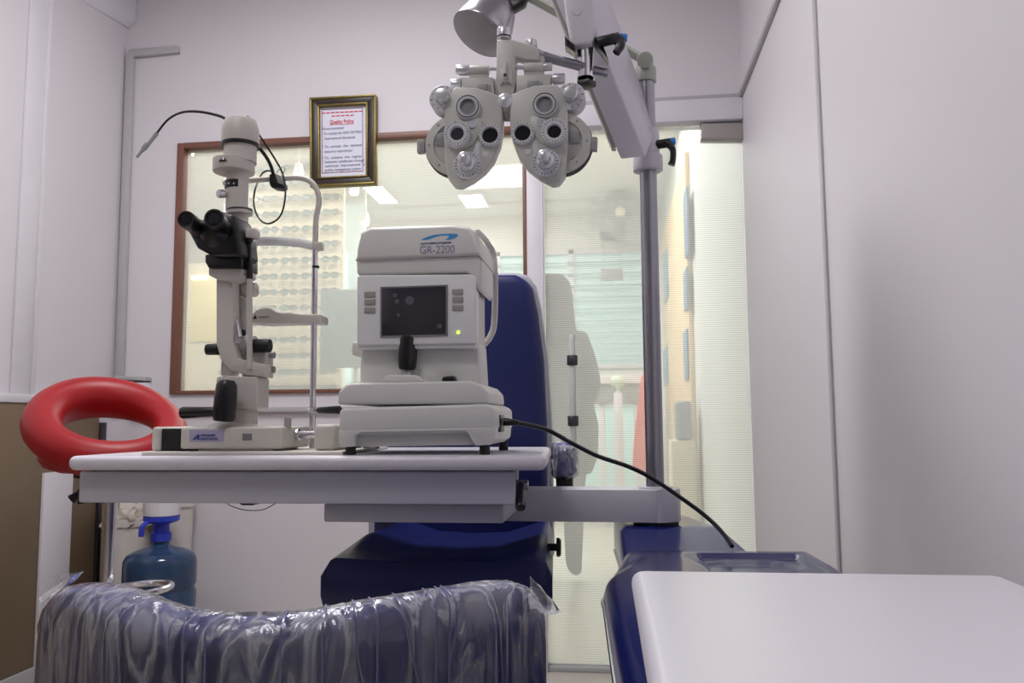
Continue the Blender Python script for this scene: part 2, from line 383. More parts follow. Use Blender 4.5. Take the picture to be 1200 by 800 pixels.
def window(name, x0, x1, z0, z1, bars, col, es):
    b = B(); n = bars
    box(b, x0, x1, SV-.03, SV, z1-.05, z1, .004); box(b, x0, x1, SV-.03, SV, z0, z0+.05, .004)
    for k in range(n+1):
        xx = x0+(x1-x0)*k/n; box(b, max(x0, xx-.03), min(x1, xx+.03), SV-.03, SV, z0, z1, .004)
    w = struct(name, b, HEAD)
    b = B(); box(b, x0, x1, SV+.02, SV+.03, z0, z1)
    obj('daylight_pane', b, mat('daylight_'+name, '#bfd8d6', .3, emit=col, es=es), w, kind='structure')
    return w
window('window_2', gx0, gx1, zg0, zg, 3, '#a9d2d2', .55)
window('window_3', gx0, gx1, .2, P(700, 470, SV).z, 3, '#bfe6dc', .85)
# blind slats in the far window
for k in range(9):
    zz = zg-.1-k*(zg-zg0-.15)/9
    b = B(); box(b, gx0+.05, gx1-.05, SV-.075, SV-.04, zz-.05, zz-.044, .001, rot=Matrix.Rotation(.5, 3, 'X'))
    setp(obj('blind_slat', b, mat('blind_slat', '#b8d0d0', .5)), 'pale slat of the blind across the far shop window', 'blind slat', 'slats of the far window blind')
# ceiling lights seen through the glass
def shop_light(px, py, v, w, label):
    p = P(px, py, v); t = thing('ceiling_light', (p.x, v, SZ), label, 'ceiling light')
    b = B(); box(b, p.x-w/2, p.x+w/2, v-.3, v+.3, SZ-.03, SZ, .004); obj('frame', b, HEAD, t)
    b = B(); box(b, p.x-w/2+.02, p.x+w/2-.02, v-.28, v+.28, SZ-.034, SZ-.029); obj('diffuser', b, mat('lit_tube', '#ffffff', .5, emit='#fffcf0', es=14), t)
shop_light(556, 249, 8.0, .26, 'lit ceiling light seen through the window right of the refractometer head')
shop_light(446, 255, 7.6, .22, 'lit ceiling light seen through the window left of the refractometer head')
def shop_lamp(x, y, e, s=1.2, c=(1, 1, 1)):
    ld = bpy.data.lights.new('shop_lamp', 'AREA'); ld.shape = 'SQUARE'; ld.size = s; ld.energy = e; ld.color = c
    lo = bpy.data.objects.new('shop_lamp', ld); COL.objects.link(lo); lo.location = (x, y, SZ-.05)
for x, y in ((-3.4, 5.2), (-1.3, 4.6), (-1.2, 7.0), (-.3, 5.8)): shop_lamp(x, y, 60)
shop_lamp(-3.2, 7.2, 50, c=(1, .9, .7))
# spotlights over the eyewear wall
def spot(px, py, v, label):
    p = P(px, py, v); t = thing('spotlight', p, label, 'spotlight')
    b = B(); cyl(b, p+Vector((0, .0, .09)), p+Vector((0, 0, .01)), .028, .04, w=.004); cyl(b, p+Vector((0, 0, .08)), (p.x, p.y, SZ), .008); obj('housing', b, HEAD, t)
    b = B(); ell(b, p, (.032, .032, .02)); obj('bulb', b, mat('warm_bulb', '#ffffff', .5, emit='#ffe6a0', es=22), t)
    ld = bpy.data.lights.new('spot_lamp', 'POINT'); ld.energy = 3; ld.color = (1, .82, .5); ld.shadow_soft_size = .04
    lo = bpy.data.objects.new('spot_lamp', ld); COL.objects.link(lo); lo.location = (0, -.02, -.06); lo.parent = t
spot(222, 180, 5.6, 'warm spotlight at the top left corner of the window')
spot(350, 206, 5.6, 'warm spotlight left of the framed notice')
spot(428, 262, 6.6, 'small warm spotlight just left of the refractometer head')
spot(415, 226, 5.7, 'warm spotlight below the framed notice')
# eyewear wall
EV = 6.2
ex0 = P(262, 300, EV).x; ex1 = P(402, 300, EV).x; ez1 = P(330, 188, EV).z; ez0 = .35
rack = thing('display_rack', ((ex0+ex1)/2, EV, 0), 'tall cream display rack with rows of spectacles behind the left window', 'display rack')
b = B(); box(b, ex0, ex1, EV, EV+.05, 0, ez1, .005); obj('back_panel', b, mat('cream_panel', '#e3d8bb', .5, var=.18, scale=9), rack)
NX, NZ = 6, 17
b = B()
for k in range(NX+1):
    xx = ex0+(ex1-ex0)*k/NX; box(b, xx-.006, xx+.006, EV-.005, EV+.001, 0, ez1, .001)
obj('divider', b, mat('rack_bar', '#dfe2d8', .3), rack)
def spectacles(label, group):
    t = thing('spectacles', (0, 0, 0), label, 'spectacles', group)
    b = B()
    for s in (-1, 1):
        tube(b, [Vector((s*.036+.03*math.cos(a*PI/4), 0, .022*math.sin(a*PI/4))) for a in range(8)], .0045, 6, 3, closed=True)
        tube(b, [(s*.066, 0, .008), (s*.07, .05, .008), (s*.068, .045+.0, -.002)], .004, 5, 3)
    tube(b, [(-.008, 0, .006), (0, -.003, .01), (.008, 0, .006)], .004, 5, 3)
    obj('frame', b, mat('spectacle_frame', '#5c4a3a', .3), t)
    b = B()
    for s in (-1, 1): cyl(b, (s*.036, -.001, 0), (s*.036, .001, 0), .024, seg=12)
    obj('lens', b, mat('teal_lens', '#6d9088', .1), t); return t
sp0 = spectacles('pair of dark framed spectacles in the rows of the cream rack', 'spectacles on the display rack')
first = True
for i in range(NX):
    for j in range(NZ):
        t = sp0 if first else copy_tree(sp0); first = False
        t.location = (ex0+(ex1-ex0)*(i+.5)/NX, EV-.062, ez1-.08-j*.125)
# lit niche at left
n0 = P(226, 322, 6.6); n1 = P(254, 400, 6.6)
t = thing('display_niche', (n0.x, 6.6, 0), 'tall cream cabinet with a lit top at the left edge of the window', 'display cabinet')
b = B(); box(b, n0.x-.12, n1.x+.12, 6.6, 7.0, 0, n0.z+.1, .01); obj('body', b, mat('cream_panel', '#e9d9ae', .5), t)
b = B(); box(b, n0.x, n1.x, 6.585, 6.6, n1.z, n0.z-.06, .003); obj('panel', b, mat('yellow_panel', '#f2dfa2', .4), t)
b = B(); box(b, n0.x, n0.x+.14, 6.57, 6.6, n0.z-.05, n0.z-.01, .002); obj('lamp_strip', b, mat('warm_strip', '#ffffff', .5, emit='#ffe2a0', es=3), t)
# frosted teal partition
q0 = P(376, 340, 4.6); q1 = P(470, 430, 4.6)
t = thing('partition_panel', (q0.x, 4.6, 0), 'grey teal frosted panel on slim posts behind the chin rest post', 'partition panel')
b = B(); box(b, q0.x, q1.x, 4.6, 4.61, q1.z, q0.z, .002); obj('panel', b, mat('frosted_teal', '#8fa5a1', .4), t)
b = B()
for xx in (q0.x+.2, q1.x-.02): box(b, xx, xx+.02, 4.61, 4.63, 0, q0.z, .003)
obj('post', b, mat('pale_post', '#c9cdbf', .4), t)
# narrow daylight slits left of the refractometer, imitated by glowing boxes on boards
for (a0, y0, a1, y1, nm, lb) in ((386, 296, 404, 338, 'daylight_slit', 'pale blue glowing daylight slit above the grey teal panel'), (394, 431, 408, 456, 'daylight_slit', 'small pale green glowing daylight slit below the grey teal panel')):
    p0 = P(a0, y0, 7); p1 = P(a1, y1, 7); b = B(); box(b, p0.x, p1.x, 7, 7.083, p1.z, p0.z, .004)
    o = obj(nm, b, mat('pale_lit', '#cfe8ea', .4, emit='#cdeef0', es=.5)); setp(o, lb, 'daylight slit')
    p0.z = 0
    b = B(); box(b, p0.x-.15, p1.x+.15, 7.08, 7.14, 0, 2.9 if y0 < 400 else 1.3, .01); 
    setp(obj('wall_panel', b, mat('pale_blue_panel', '#bcd0d6', .5)), 'pale blue upright board behind the %s daylight slit' % ('upper' if y0 < 400 else 'lower'), 'board')
# wall fan
fc = P(727, 250, 7.9); fr = .2
fan = thing('wall_fan', (fc.x, fc.y, fc.z), 'pale wall fan seen through the glass door above the sign', 'fan')
b = B()
for k in range(5): tube(b, [fc+Vector((fr*(1-k*.17)*math.cos(a*PI/8), -.05-.03*k/4*0, fr*(1-k*.17)*math.sin(a*PI/8))) for a in range(16)], .004, 5, 2, closed=True)
for k in range(24):
    a = k*PI/12; tube(b, [fc+Vector((.04*math.cos(a), -.07, .04*math.sin(a))), fc+Vector((fr*math.cos(a), -.045, fr*math.sin(a))), fc+Vector((fr*.8*math.cos(a), .04, fr*.8*math.sin(a)))], .002, 4, 2)
ring(b, fc+Vector((0, .0, 0)), (0, -1, 0), fr+.012, fr-.006, .03)
obj('cage', b, mat('fan_grey', '#9fa3a0', .4), fan)
b = B()
for k in range(3):
    a = k*2*PI/3; prism(b, [fc+Vector((rr*math.cos(a+w), 0, rr*math.sin(a+w))) for rr, w in ((.03, -.4), (.15, -.5), (.17, .1), (.14, .5), (.04, .5))], (0, .008, 0), .002)
obj('blade', b, mat('fan_blade', '#c2c8c6', .4), fan)
b = B(); cyl(b, fc+Vector((0, -.09, 0)), fc+Vector((0, .1, 0)), .05, .06, w=.01); obj('hub', b, mat('fan_hub', '#e4dfc4', .4), fan)
b = B(); tube(b, [fc+Vector((0, .1, 0)), fc+Vector((0, .18, -.1)), (fc.x, SV-.45, fc.z-.1)], .02, 8, 4); box(b, fc.x-.05, fc.x+.05, SV-.47, SV-.45, fc.z-.2, fc.z, .005); obj('wall_bracket', b, mat('fan_grey', '#9fa3a0', .4), fan)
# hanging sign, counter, small tower, red banner, stack
p0 = P(704, 315, 8.2); p1 = P(730, 328, 8.2); b = B(); box(b, p0.x, p1.x, 8.2, 8.23, p1.z, p0.z, .003)
for xx in (p0.x+.03, p1.x-.03): cyl(b, (xx, 8.215, p0.z), (xx, 8.215, zg+.1), .004, seg=6)
box(b, p0.x, p1.x, 8.2, SV-.45+.45, zg+.09, zg+.1)
setp(obj('hanging_sign', b, mat('sign_grey', '#8e8f93', .5)), 'small grey rectangular sign hanging before the far window', 'sign')
p0 = P(625, 432, 7.4); p1 = P(752, 465, 7.4)
t = thing('service_counter', ((p0.x+p1.x)/2, 7.6, 0), 'pale counter with a grey front band across the shop', 'counter')
b = B(); box(b, p0.x, p1.x, 7.4, 7.9, p1.z+.12, p1.z+.2, .006); obj('worktop', b, HEAD, t)
b = B(); box(b, p0.x, p1.x, 7.45, 7.85, p1.z-.05, p1.z+.12, .004); obj('front_band', b, mat('counter_grey', '#8f9495', .5), t)
b = B()
for xx in (p0.x+.02, (p0.x+p1.x)/2+.1, p1.x-.06): box(b, xx, xx+.05, 7.48, 7.82, 0, p1.z-.05, .004)
obj('leg', b, HEAD, t)
p0 = P(719, 460, 6.6); p1 = P(730, 500, 6.6)
t = thing('display_stand', (p0.x, 6.6, 0), 'slim white stand with a round head in front of the counter', 'display stand')
b = B(); box(b, p0.x, p1.x, 6.6, 6.68, 0, p0.z, .008); obj('column', b, HEAD, t)
b = B(); cyl(b, ((p0.x+p1.x)/2, 6.64, p0.z), ((p0.x+p1.x)/2, 6.64, p0.z+.05), .012); ell(b, ((p0.x+p1.x)/2, 6.64, p0.z+.09), (.06, .05, .05)); obj('head', b, mat('pale_green_head', '#cfe0c8', .4), t)
p0 = P(754, 440, 6.4)
t = thing('banner_stand', (p0.x, 6.4, 0), 'red cloth banner on a thin post beside the steel pole beyond the glass door', 'banner')
b = B(); pprism(b, [(751, 440), (760, 440), (763, 560), (741, 545), (744, 500), (748, 470)], 6.36, 6.39, .006); obj('cloth', b, mat('banner_red', '#e2553f', .6), t)
b = B(); cyl(b, (p0.x, 6.41, 0), (p0.x, 6.41, p0.z+.02), .012); lathe(b, [(0, 0), (.12, 0), (.12, .012), (0, .015)], (p0.x, 6.41, 0), (0, 0, 1)); obj('post', b, HEAD, t)

# right side of the shop: warm shelving wall with blue posters and a stack of chairs
b = B(); box(b, UR-.03, UR, 5.4, SV-.45, 0, 2.7, .005)
side = obj('shelving_wall_panel', b, mat('peach_panel', '#f1cfa4', .5, var=.2, scale=2.5)); setp(side, 'peach coloured panel along the right shop wall past the glass door', 'wall panel')
for (a, y0, y1) in ((806, 218, 300), (806, 312, 362), (806, 385, 445), (782, 290, 350), (782, 405, 450)):
    q = PX(a, y0, UR-.034); q2 = PX(a, y1, UR-.034); qv = PX(a-4, y0, UR-.034).y
    b = B(); box(b, UR-.045, UR-.03, q.y, qv, q2.z, q.z, .004)
    setp(obj('poster', b, mat('poster_blue', '#6d8fae', .4)), 'narrow blue poster on the peach shop panel', 'poster', 'blue posters on the peach panel')
q = P(793, 470, 5.1); q1 = P(812, 516, 5.1)
t = thing('ribbed_container', ((q.x+q1.x)/2, 5.2, 0), 'grey ribbed container on a cream stand by the right shop wall', 'container')
b = B(); box(b, q.x, q1.x, 5.1, 5.34, q1.z, q.z, .02, 3); obj('body', b, mat('ribbed_grey', '#76848a', .4), t)
for k in range(5):
    xx = q.x+.012+k*(q1.x-q.x-.024)/4; b = B(); tube(b, [(xx-.004, 5.1, q1.z+.02), (xx+.004, 5.095, (q.z+q1.z)/2), (xx-.002, 5.1, q.z-.02)], .006, 6, 4); obj('rib', b, mat('rib_pale', '#a9b4b6', .4), t)
b = B(); box(b, q.x-.04, q1.x+.015, 5.08, 5.37, 0, q1.z, .01); obj('stand', b, mat('cream_panel', '#e9d9ae', .5), t)
# ================================================================== PERSON beyond the glass
def person(px, v, label):
    c = P(px, 500, v); X = c.x; me = bpy.data.meshes.new('person'); s = mpp(px, 400, v)
    J = {'pel': (0, 0, .95, .15, .11), 'sp': (0, 0, 1.12, .135, .10), 'ch': (0, 0, 1.32, .16, .11), 'nk0': (0, 0, 1.45, .075, .07), 'nk': (0, 0, 1.52, .055, .055),
         'hd': (0, .0, 1.60, .078, .088), 'ht': (0, 0, 1.70, .072, .08)}
    E = [('pel', 'sp'), ('sp', 'ch'), ('ch', 'nk0'), ('nk0', 'nk'), ('nk', 'hd'), ('hd', 'ht')]
    for s_, n in ((1, 'r'), (-1, 'l')):
        J['sh'+n] = (s_*.17, 0, 1.40, .065, .06); J['el'+n] = (s_*.235, .03, 1.13, .046, .046); J['wr'+n] = (s_*.20, .24, 1.02, .03, .03); J['ha'+n] = (s_*.17, .31, 1.04, .032, .02)
        E += [('ch', 'sh'+n), ('sh'+n, 'el'+n), ('el'+n, 'wr'+n), ('wr'+n, 'ha'+n)]
        for k in range(4):
            J['f%d%s' % (k, n)] = (s_*(.155-.0)-s_*.02*k+s_*.02, .37-.006*abs(k-1), 1.045, .009, .009); J['g%d%s' % (k, n)] = (s_*.155-s_*.02*k+s_*.02, .40-.006*abs(k-1), 1.015, .008, .008)
            E += [('ha'+n, 'f%d%s' % (k, n)), ('f%d%s' % (k, n), 'g%d%s' % (k, n))]
        J['t'+n] = (s_*.12, .30, 1.06, .01, .01); E.append(('wr'+n, 't'+n))
        J['hp'+n] = (s_*.10, 0, .86, .105, .10); J['kn'+n] = (s_*.105, .01, .48, .075, .07); J['an'+n] = (s_*.10, 0, .10, .05, .05); J['to'+n] = (s_*.11, .16, .045, .04, .035)
        E += [('pel', 'hp'+n), ('hp'+n, 'kn'+n), ('kn'+n, 'an'+n), ('an'+n, 'to'+n)]
    ks = list(J); me.from_pydata([Vector(J[k][:3]) for k in ks], [(ks.index(a), ks.index(b_)) for a, b_ in E], [])
    o = bpy.data.objects.new('person', me); COL.objects.link(o); o.location = (X, v, .015)
    m = o.modifiers.new('skin', 'SKIN'); m.use_smooth_shade = True; o.modifiers.new('sub', 'SUBSURF').levels = 2; o.modifiers[1].render_levels = 2
    for i, k in enumerate(ks): me.skin_vertices[0].data[i].radius = J[k][3:5]; me.skin_vertices[0].data[i].use_root = (k == 'pel')
    me.materials.append(mat('grey_clothing', '#666767', .85, var=.08)); setp(o, label, 'person')
    ap = Vector((X, v, .015))
    b = B(); lathe(b, [(.0, 1.795), (.06, 1.785), (.10, 1.74), (.118, 1.66), (.122, 1.56), (.135, 1.46), (.15, 1.38), (.13, 1.34), (.0, 1.33)], ap+Vector((0, -.02, 0)), (0, 0, 1), 24)
    for vv in b.verts:
        vv.co.y = v-.02+(vv.co.y-v+.02)*.8
        if vv.co.y > v+.02: vv.co.y = v+.02
    obj('hair', b, mat('dark_hair', '#3d3c3d', .7), o)
    b = B(); lathe(b, [(.14, 1.42), (.19, 1.38), (.20, 1.2), (.215, 1.08), (.255, .9), (.25, .72), (.21, .62)], ap, (0, 0, 1), 28)
    for vv in b.verts: vv.co.y = v+(vv.co.y-v)*.62
    obj('tunic', b, mat('grey_clothing', '#666767', .85), o)
    b = B()
    for s_ in (-1, 1):
        ell(b, ap+Vector((s_*.03, .083, 1.625)), (.013, .008, .008))
    ell(b, ap+Vector((0, .095, 1.59)), (.014, .018, .025)); ell(b, ap+Vector((0, .088, 1.555)), (.025, .008, .007))
    obj('face', b, mat('skin_tone', '#9a7460', .6), o)
    return o
person(650, 4.85, 'person in loose grey clothes standing behind the striped glass door')

# ================================================================== FRAMED NOTICE
fv = VB-.035
A = [(362, 114), (440, 110), (440, 215), (363, 219)]
def fpt(u, w, v):  # u,w in 0..1 across the frame
    a = P(*A[0], v).lerp(P(*A[1], v), u); c = P(*A[3], v).lerp(P(*A[2], v), u); return a.lerp(c, w)
t = thing('framed_notice', fpt(.5, 1, fv), 'gilt framed quality policy notice hanging above the window edge', 'framed notice')
def fr_ring(b, u0_, w0_, u1_, w1_, v0, v1, bw=.003):
    O = [fpt(u0_, w0_, v0), fpt(1-u0_, w0_, v0), fpt(1-u0_, 1-w0_, v0), fpt(u0_, 1-w0_, v0)]
    I = [fpt(u1_, w1_, v0), fpt(1-u1_, w1_, v0), fpt(1-u1_, 1-w1_, v0), fpt(u1_, 1-w1_, v0)]
    for k in range(4): prism(b, [O[k], O[(k+1) % 4], I[(k+1) % 4], I[k]], (0, v1-v0, 0), bw)
b = B(); fr_ring(b, 0, 0, .035, .027, fv-.004, VB-.002); fr_ring(b, .12, .085, .15, .105, fv-.006, VB-.002); obj('gilt_edge', b, GOLD, t)
b = B(); fr_ring(b, .03, .022, .125, .09, fv, VB-.002, .002); obj('frame', b, DWOOD, t)
b = B(); prism(b, [fpt(.13, .09, fv+.012), fpt(.87, .09, fv+.012), fpt(.87, .91, fv+.012), fpt(.13, .91, fv+.012)], (0, .01, 0)); pap = obj('paper', b, PAPER, t)
b = B(); fr_ring(b, .19, .145, .197, .15, fv+.0105, fv+.012, 0); obj('border_line', b, PINKP, pap)
fh = fpt(0, 1, fv).z; H = fpt(0, 0, fv).z-fh; tx = (fpt(1, .5, fv)-fpt(0, .5, fv)).normalized()
def ln(txt, u, w, width, size, m, wt=0):
    text_obj('lettering', txt, size*H, fpt(u, w, fv+.0105), m, pap, xdir=tx, width=width*(fpt(1, .5, fv)-fpt(0, .5, fv)).length, weight=wt)
b = B()
for k, (u, w, n) in enumerate(((.19, .185, 9), (.34, .225, 5))):
    for q in range(n):
        a = u+q*.07; prism(b, [fpt(a, w-.006, fv+.0105), fpt(a+.055, w-.006, fv+.0105), fpt(a+.055, w+.006, fv+.0105), fpt(a, w+.006, fv+.0105)], (0, .001, 0))
obj('heading_lines', b, PINKP, pap)
ln('Quality Policy', .31, .31, .37, .058, PINKP, .0004)
b = B(); prism(b, [fpt(.31, .318, fv+.0105), fpt(.68, .318, fv+.0105), fpt(.68, .323, fv+.0105), fpt(.31, .323, fv+.0105)], (0, .001, 0)); obj('underline', b, PINKP, pap)
LP = GREYP
LP = mat('print_grey_blue', '#5d6488', .5)
ln('We are committed', .19, .375, .33, .042, LP)
for txt, w, wd in (('\u2022 To comply the QMS ISO 9001', .43, .60), ('   International Standards', .485, .46), ('\u2022 To  comply  the  national', .575, .60), ('   statutory requirement', .63, .42), ('\u2022 To  achieve  the  higher', .70, .60),
                   ('   customer satisfaction through', .745, .60), ('   continual  improvement  in', .79, .60), ('   quality management system', .835, .54)):
    ln(txt, .19, w, wd, .04, LP)

# ================================================================== INSTRUMENT TABLE
TZ = .882; TV = 1.40
tl_ = PZ(82, 540, TZ); 
tx0 = P(82, 540, TV).x; tx1 = P(640, 530, TV).x; TH = .026
TVB = 1.86
t = thing('instrument_table', (P(500, 600, 1.6).x, 1.6, TZ-.08), 'white instrument table on a swing arm carrying slit lamp and refractometer', 'table')
TABLE = t
b = B(); r = .02
def rr(x0, x1, y0, y1, r, z, n=6):
    o = []
    for cx, cy, a0 in ((x1-r, y1-r, 0), (x0+r, y1-r, 90), (x0+r, y0+r, 180), (x1-r, y0+r, 270)):
        for k in range(n+1):
            a = math.radians(a0+90*k/n); o.append(Vector((cx+r*math.cos(a), cy+r*math.sin(a), z)))
    return o
tx0 -= .010; bk1 = P(646, 523, TVB).x
tt = [Vector((p.x+(bk1-tx1)*(p.y-TV)/(TVB-TV)*(p.x-tx0)/(tx1-tx0), p.y, p.z)) for p in rr(tx0, tx1, TV, TVB, .018, TZ-TH)]
prism(b, tt, (0, 0, TH), .011, 4); obj('tabletop', b, TBL, t)
b = B(); za = TZ-TH-.003; zb = P(300, 590, TV+.03).z
prism(b, [P(92, 570, TV+.03)*1, Vector((P(604, 570, TV+.03).x, TV+.03, 0)), Vector((P(606, 570, TVB-.05).x, TVB-.05, 0)), Vector((P(92, 570, TV+.03).x, TVB-.05, 0))], (0, 0, 1), 0) if False else prism(b, [Vector((x_, y_, zb)) for x_, y_ in ((P(92, 570, TV+.03).x, TV+.03), (P(604, 570, TV+.03).x, TV+.03), (P(606, 570, TVB-.05).x, TVB-.05), (P(92, 570, TV+.03).x, TVB-.05))], (0, 0, za-zb), .004); obj('apron', b, TBLF, t)
b = B(); z1 = zb-.001; z0 = P(480, 615, TV+.08).z
box(b, P(379, 600, TV+.08).x, P(590, 600, TV+.08).x, TV+.08, TVB-.08, z0+.004, z1-.0035, .004); box(b, P(381, 600, TV+.08).x, P(586, 600, TV+.08).x, TV+.084, TVB-.1, z1-.004, z1); obj('lower_rail', b, TBLF, t)
# swing arm : from under the table to the pole
PV = 1.80
pc = P(768, 575, PV)
b = B()
za1 = P(770, 572, PV).z; za0 = P(770, 609, PV).z
xr = P(800, 590, PV).x; xl = P(606, 590, PV).x
pts = [Vector((xl-.12, PV-.035, 0)), Vector((xr-.045, PV-.05, 0))]
for k in range(9):
    a = -PI/2+k*PI/8; pts.append(Vector((pc.x+.052*math.cos(a), PV+.052*math.sin(a), 0)))
pts += [Vector((xl-.12, PV+.045, 0))]
pts = [Vector((p.x, p.y, za0)) for p in pts]
prism(b, pts, (0, 0, za1-za0), .007, 3); obj('swing_arm', b, ARM, t)
b = B(); lathe(b, [(.0, 0), (.036, 0), (.036, .004), (0, .004)], (pc.x, PV, za1), (0, 0, 1)); obj('arm_cap', b, ARM, t)
b = B(); box(b, xl-.2, xl-.1, 1.52, PV+.03, z0+.006, z1-.006, .004); obj('bracket', b, ARM, t)
b = B(); wv_ = TV+.05; tube(b, [P(264, 588, wv_), P(272, 593, wv_), P(288, 597.5, wv_), P(308, 597, wv_), P(326, 588, wv_)], .0009, 5, 6); pprism(b, [(276, 588), (302, 588), (296, 592), (284, 592)], wv_, wv_+.03, .001); obj('loose_wire', b, BLK, t)
# lever under the right end
lv = 1.47
b = B(); c0 = P(603, 567, lv); s = mpp(603, 567, lv)
cyl(b, P(592, 568, lv+.02), P(619, 568, lv+.02), 6*s, w=.002); cyl(b, P(605, 551, lv+.02), P(605, 568, lv+.02), 2*s)
lev = obj('lever', b, STEEL, t, 'steel lever with a dark grip')
b = B(); cyl(b, P(610, 568, lv+.015), P(610, 595, lv-.03), 5*s, 6*s, w=.002); obj('lever_handle', b, GUN, lev)
b = B(); pprism(b, [(590, 552), (603, 552), (601, 588), (590, 588)], lv+.03, lv+.1, .003); obj('bracket_plate', b, IV, t)
b = B(); pbox(b, 82+8, 573, 92.5, 591, TV+.06, TV+.2, .002); obj('end_pad', b, BLK, t)

# ================================================================== AUTO REFRACTOMETER
AV = 1.415; s = mpp(480, 450, AV)
t = thing('auto_refractometer', (P(490, 530, AV).x, AV+.15, TZ), 'white auto refractometer with a dark screen and black joystick on the table', 'eye examination instrument')
AR = t
b = B(); ab = AV+.24
pprism(b, [(397, 481), (402, 478), (570, 473), (580, 478), (581, 503), (397, 507)], AV, ab, .006, 3)
pprism(b, [(397, 504.4), (581, 500.5), (580, 514), (574, 521), (557, 522), (550, 509), (545, 504.5), (422, 506.5), (416, 510), (415, 523), (400, 524), (397, 518)], AV, AV+.03, .0007)
pprism(b, [(397, 504.4), (581, 500.5), (580, 514), (574, 521), (400, 524), (397, 518)], AV+.016, ab-.005, .003)
pprism(b, [(404, 501), (576, 498), (576, 507), (404, 510)], AV+.004, ab-.004, .001); obj('base', b, IV, t)
zf = TZ+.0005
fts = []
for a, y, v in ((411, 526, AV+.015), (568, 524, AV+.015), (418, 520, AV+.215), (590, 520, AV+.215)):
    c = P(a, y, v); b = B(); cyl(b, (c.x, v, zf), (c.x, v, zf+.03), 6.2*s, w=.001); obj('foot', b, BLKR, t)
c = P(435, 515, AV+.05); b = B(); cyl(b, (c.x, AV+.05, TZ+.034), (c.x, AV+.05, TZ+.014), .004); cyl(b, (c.x, AV+.05, TZ+.010), (c.x, AV+.05, TZ+.018), .015, w=.002); cyl(b, (c.x, AV+.05, TZ+.017), (c.x, AV+.05, TZ+.025), .009, w=.002); obj('locking_screw', b, KNOBM, t)
b = B(); pprism(b, [(395, 474), (396, 459), (404, 451), (412, 448.5), (550, 446), (564, 451), (572, 459), (573, 473)], AV+.006, AV+.21, .005, 3); obj('sliding_stage', b, IV, t)
b = B(); pprism(b, [(446, 449), (450, 440.5), (456, 439), (486, 439), (491, 441), (501, 448)], AV+.012, AV+.075, .004, 3); obj('joystick_mount', b, IV, t)
b = B(); j0 = P(477, 441, AV+.035); j1 = P(478, 434, AV+.035); cyl(b, j0, j1, 6*s, 4*s)
js = obj('joystick_stem', b, KNOBM, t)
b = B(); lathe(b, [(0, 0), (9*s, 0), (10.5*s, 3*s), (11.2*s, 10*s), (11.2*s, 36*s), (10.4*s, 40*s), (8*s, 42*s), (0, 42.6*s)], P(477, 433, AV+.035), P(479, 390, AV+.03)-P(477, 433, AV+.035)); obj('joystick_grip', b, BLK, js)
b = B(); pprism(b, [(517, 446), (519, 441), (531, 440), (533, 446)], AV+.02, AV+.05, .002); obj('release_button', b, BLK, t)
bv0 = AV+.045
b = B(); pprism(b, [(421, 452), (422, 400), (560, 400), (563, 452)], bv0, bv0+.10, .006); obj('lower_body', b, IV, t)
b = B(); box(b, P(424, 400, bv0).x, P(558, 400, bv0).x, bv0+.01, bv0+.1, P(480, 410, bv0).z, P(480, 300, bv0).z); obj('neck', b, IVD, t)
b = B(); pv0 = AV+.02
pprism(b, [(418, 405), (418, 325), (421, 322), (553, 321), (558, 325), (558, 403)], pv0, pv0+.03, .005, 3)
pprism(b, [(420, 409), (418, 404), (558, 402), (556, 408)], pv0+.004, pv0+.05, .003); pprism(b, [(420, 324), (557, 322), (557, 406), (420, 408)], pv0+.028, pv0+.11, .005); obj('front_panel', b, IVL, t)
b = B(); pprism(b, [(447, 337.5), (523, 335), (523, 392), (447, 394)], pv0-.0015, pv0+.006, .001); sc = obj('screen', b, SCRM, t)
b = B(); ring_pts = [(445.5, 336), (524.5, 333.5), (524.5, 393.5), (445.5, 395.5)]
I = [(447.5, 338), (522.5, 335.5), (522.5, 391.5), (447.5, 393.5)]
for k in range(4): pprism(b, [ring_pts[k], ring_pts[(k+1) % 4], I[(k+1) % 4], I[k]], pv0-.002, pv0+.002, .0003)
obj('screen_bezel', b, GREYP, sc)
b = B(); mk = mat('screen_mark', '#5c5a61', .3)
for (a, y, r_) in ((463, 346, 3), (465, 353, 3), (480, 352, 5.4), (467, 369, 2.4), (515, 382, 3)):
    c = P(a, y, pv0-.0016); lathe(b, [(0, 0), (r_*s, 0), (r_*s, .0003), (0, .0003)], c, (0, -1, 0), 14)
obj('screen_reading', b, mk, sc)
for bx, ys in ((426.5, (341.5, 350.5, 360)), (529.5, (338.5, 347.5, 357))):
    for y in ys:
        b = B(); pprism(b, [(bx, y), (bx+13, y-.3), (bx+13, y+6.4), (bx, y+6.7)], pv0-.0025, pv0+.004, .0012, 3); obj('button', b, BTN, t)
b = B(); c = P(537, 389.3, pv0); lathe(b, [(0, 0), (1.9*s, 0), (1.6*s, .002), (0, .0025)], c, (0, -1, 0), 14); obj('indicator_light', b, mat('led', '#e8ff60', .3, emit='#d6ff3c', es=3), t)
hv = AV+.012
b = B(); pprism(b, [(418, 322), (417, 304), (419, 289), (423, 272), (434, 266), (480, 264), (531, 263), (548, 265), (558, 272), (562, 284), (564, 302), (564, 334), (560, 341), (553, 323), (546, 319)], hv+.012, hv+.16, .010, 3)
obj('head', b, IV, t)
b = B(); pprism(b, [(416.5, 303.5), (560, 298.5), (564.5, 302), (564.5, 303.5), (560, 300.2), (416.5, 305)], hv+.0112, hv+.2, .0002); obj('seam_line', b, BTN, t)
b = B(); pprism(b, [(417, 304), (418.5, 289), (423, 272), (433, 266.5), (531, 263.5), (549, 266), (559, 284), (563, 298.5)], hv+.004, hv+.03, .006, 3); obj('visor', b, IV, t)
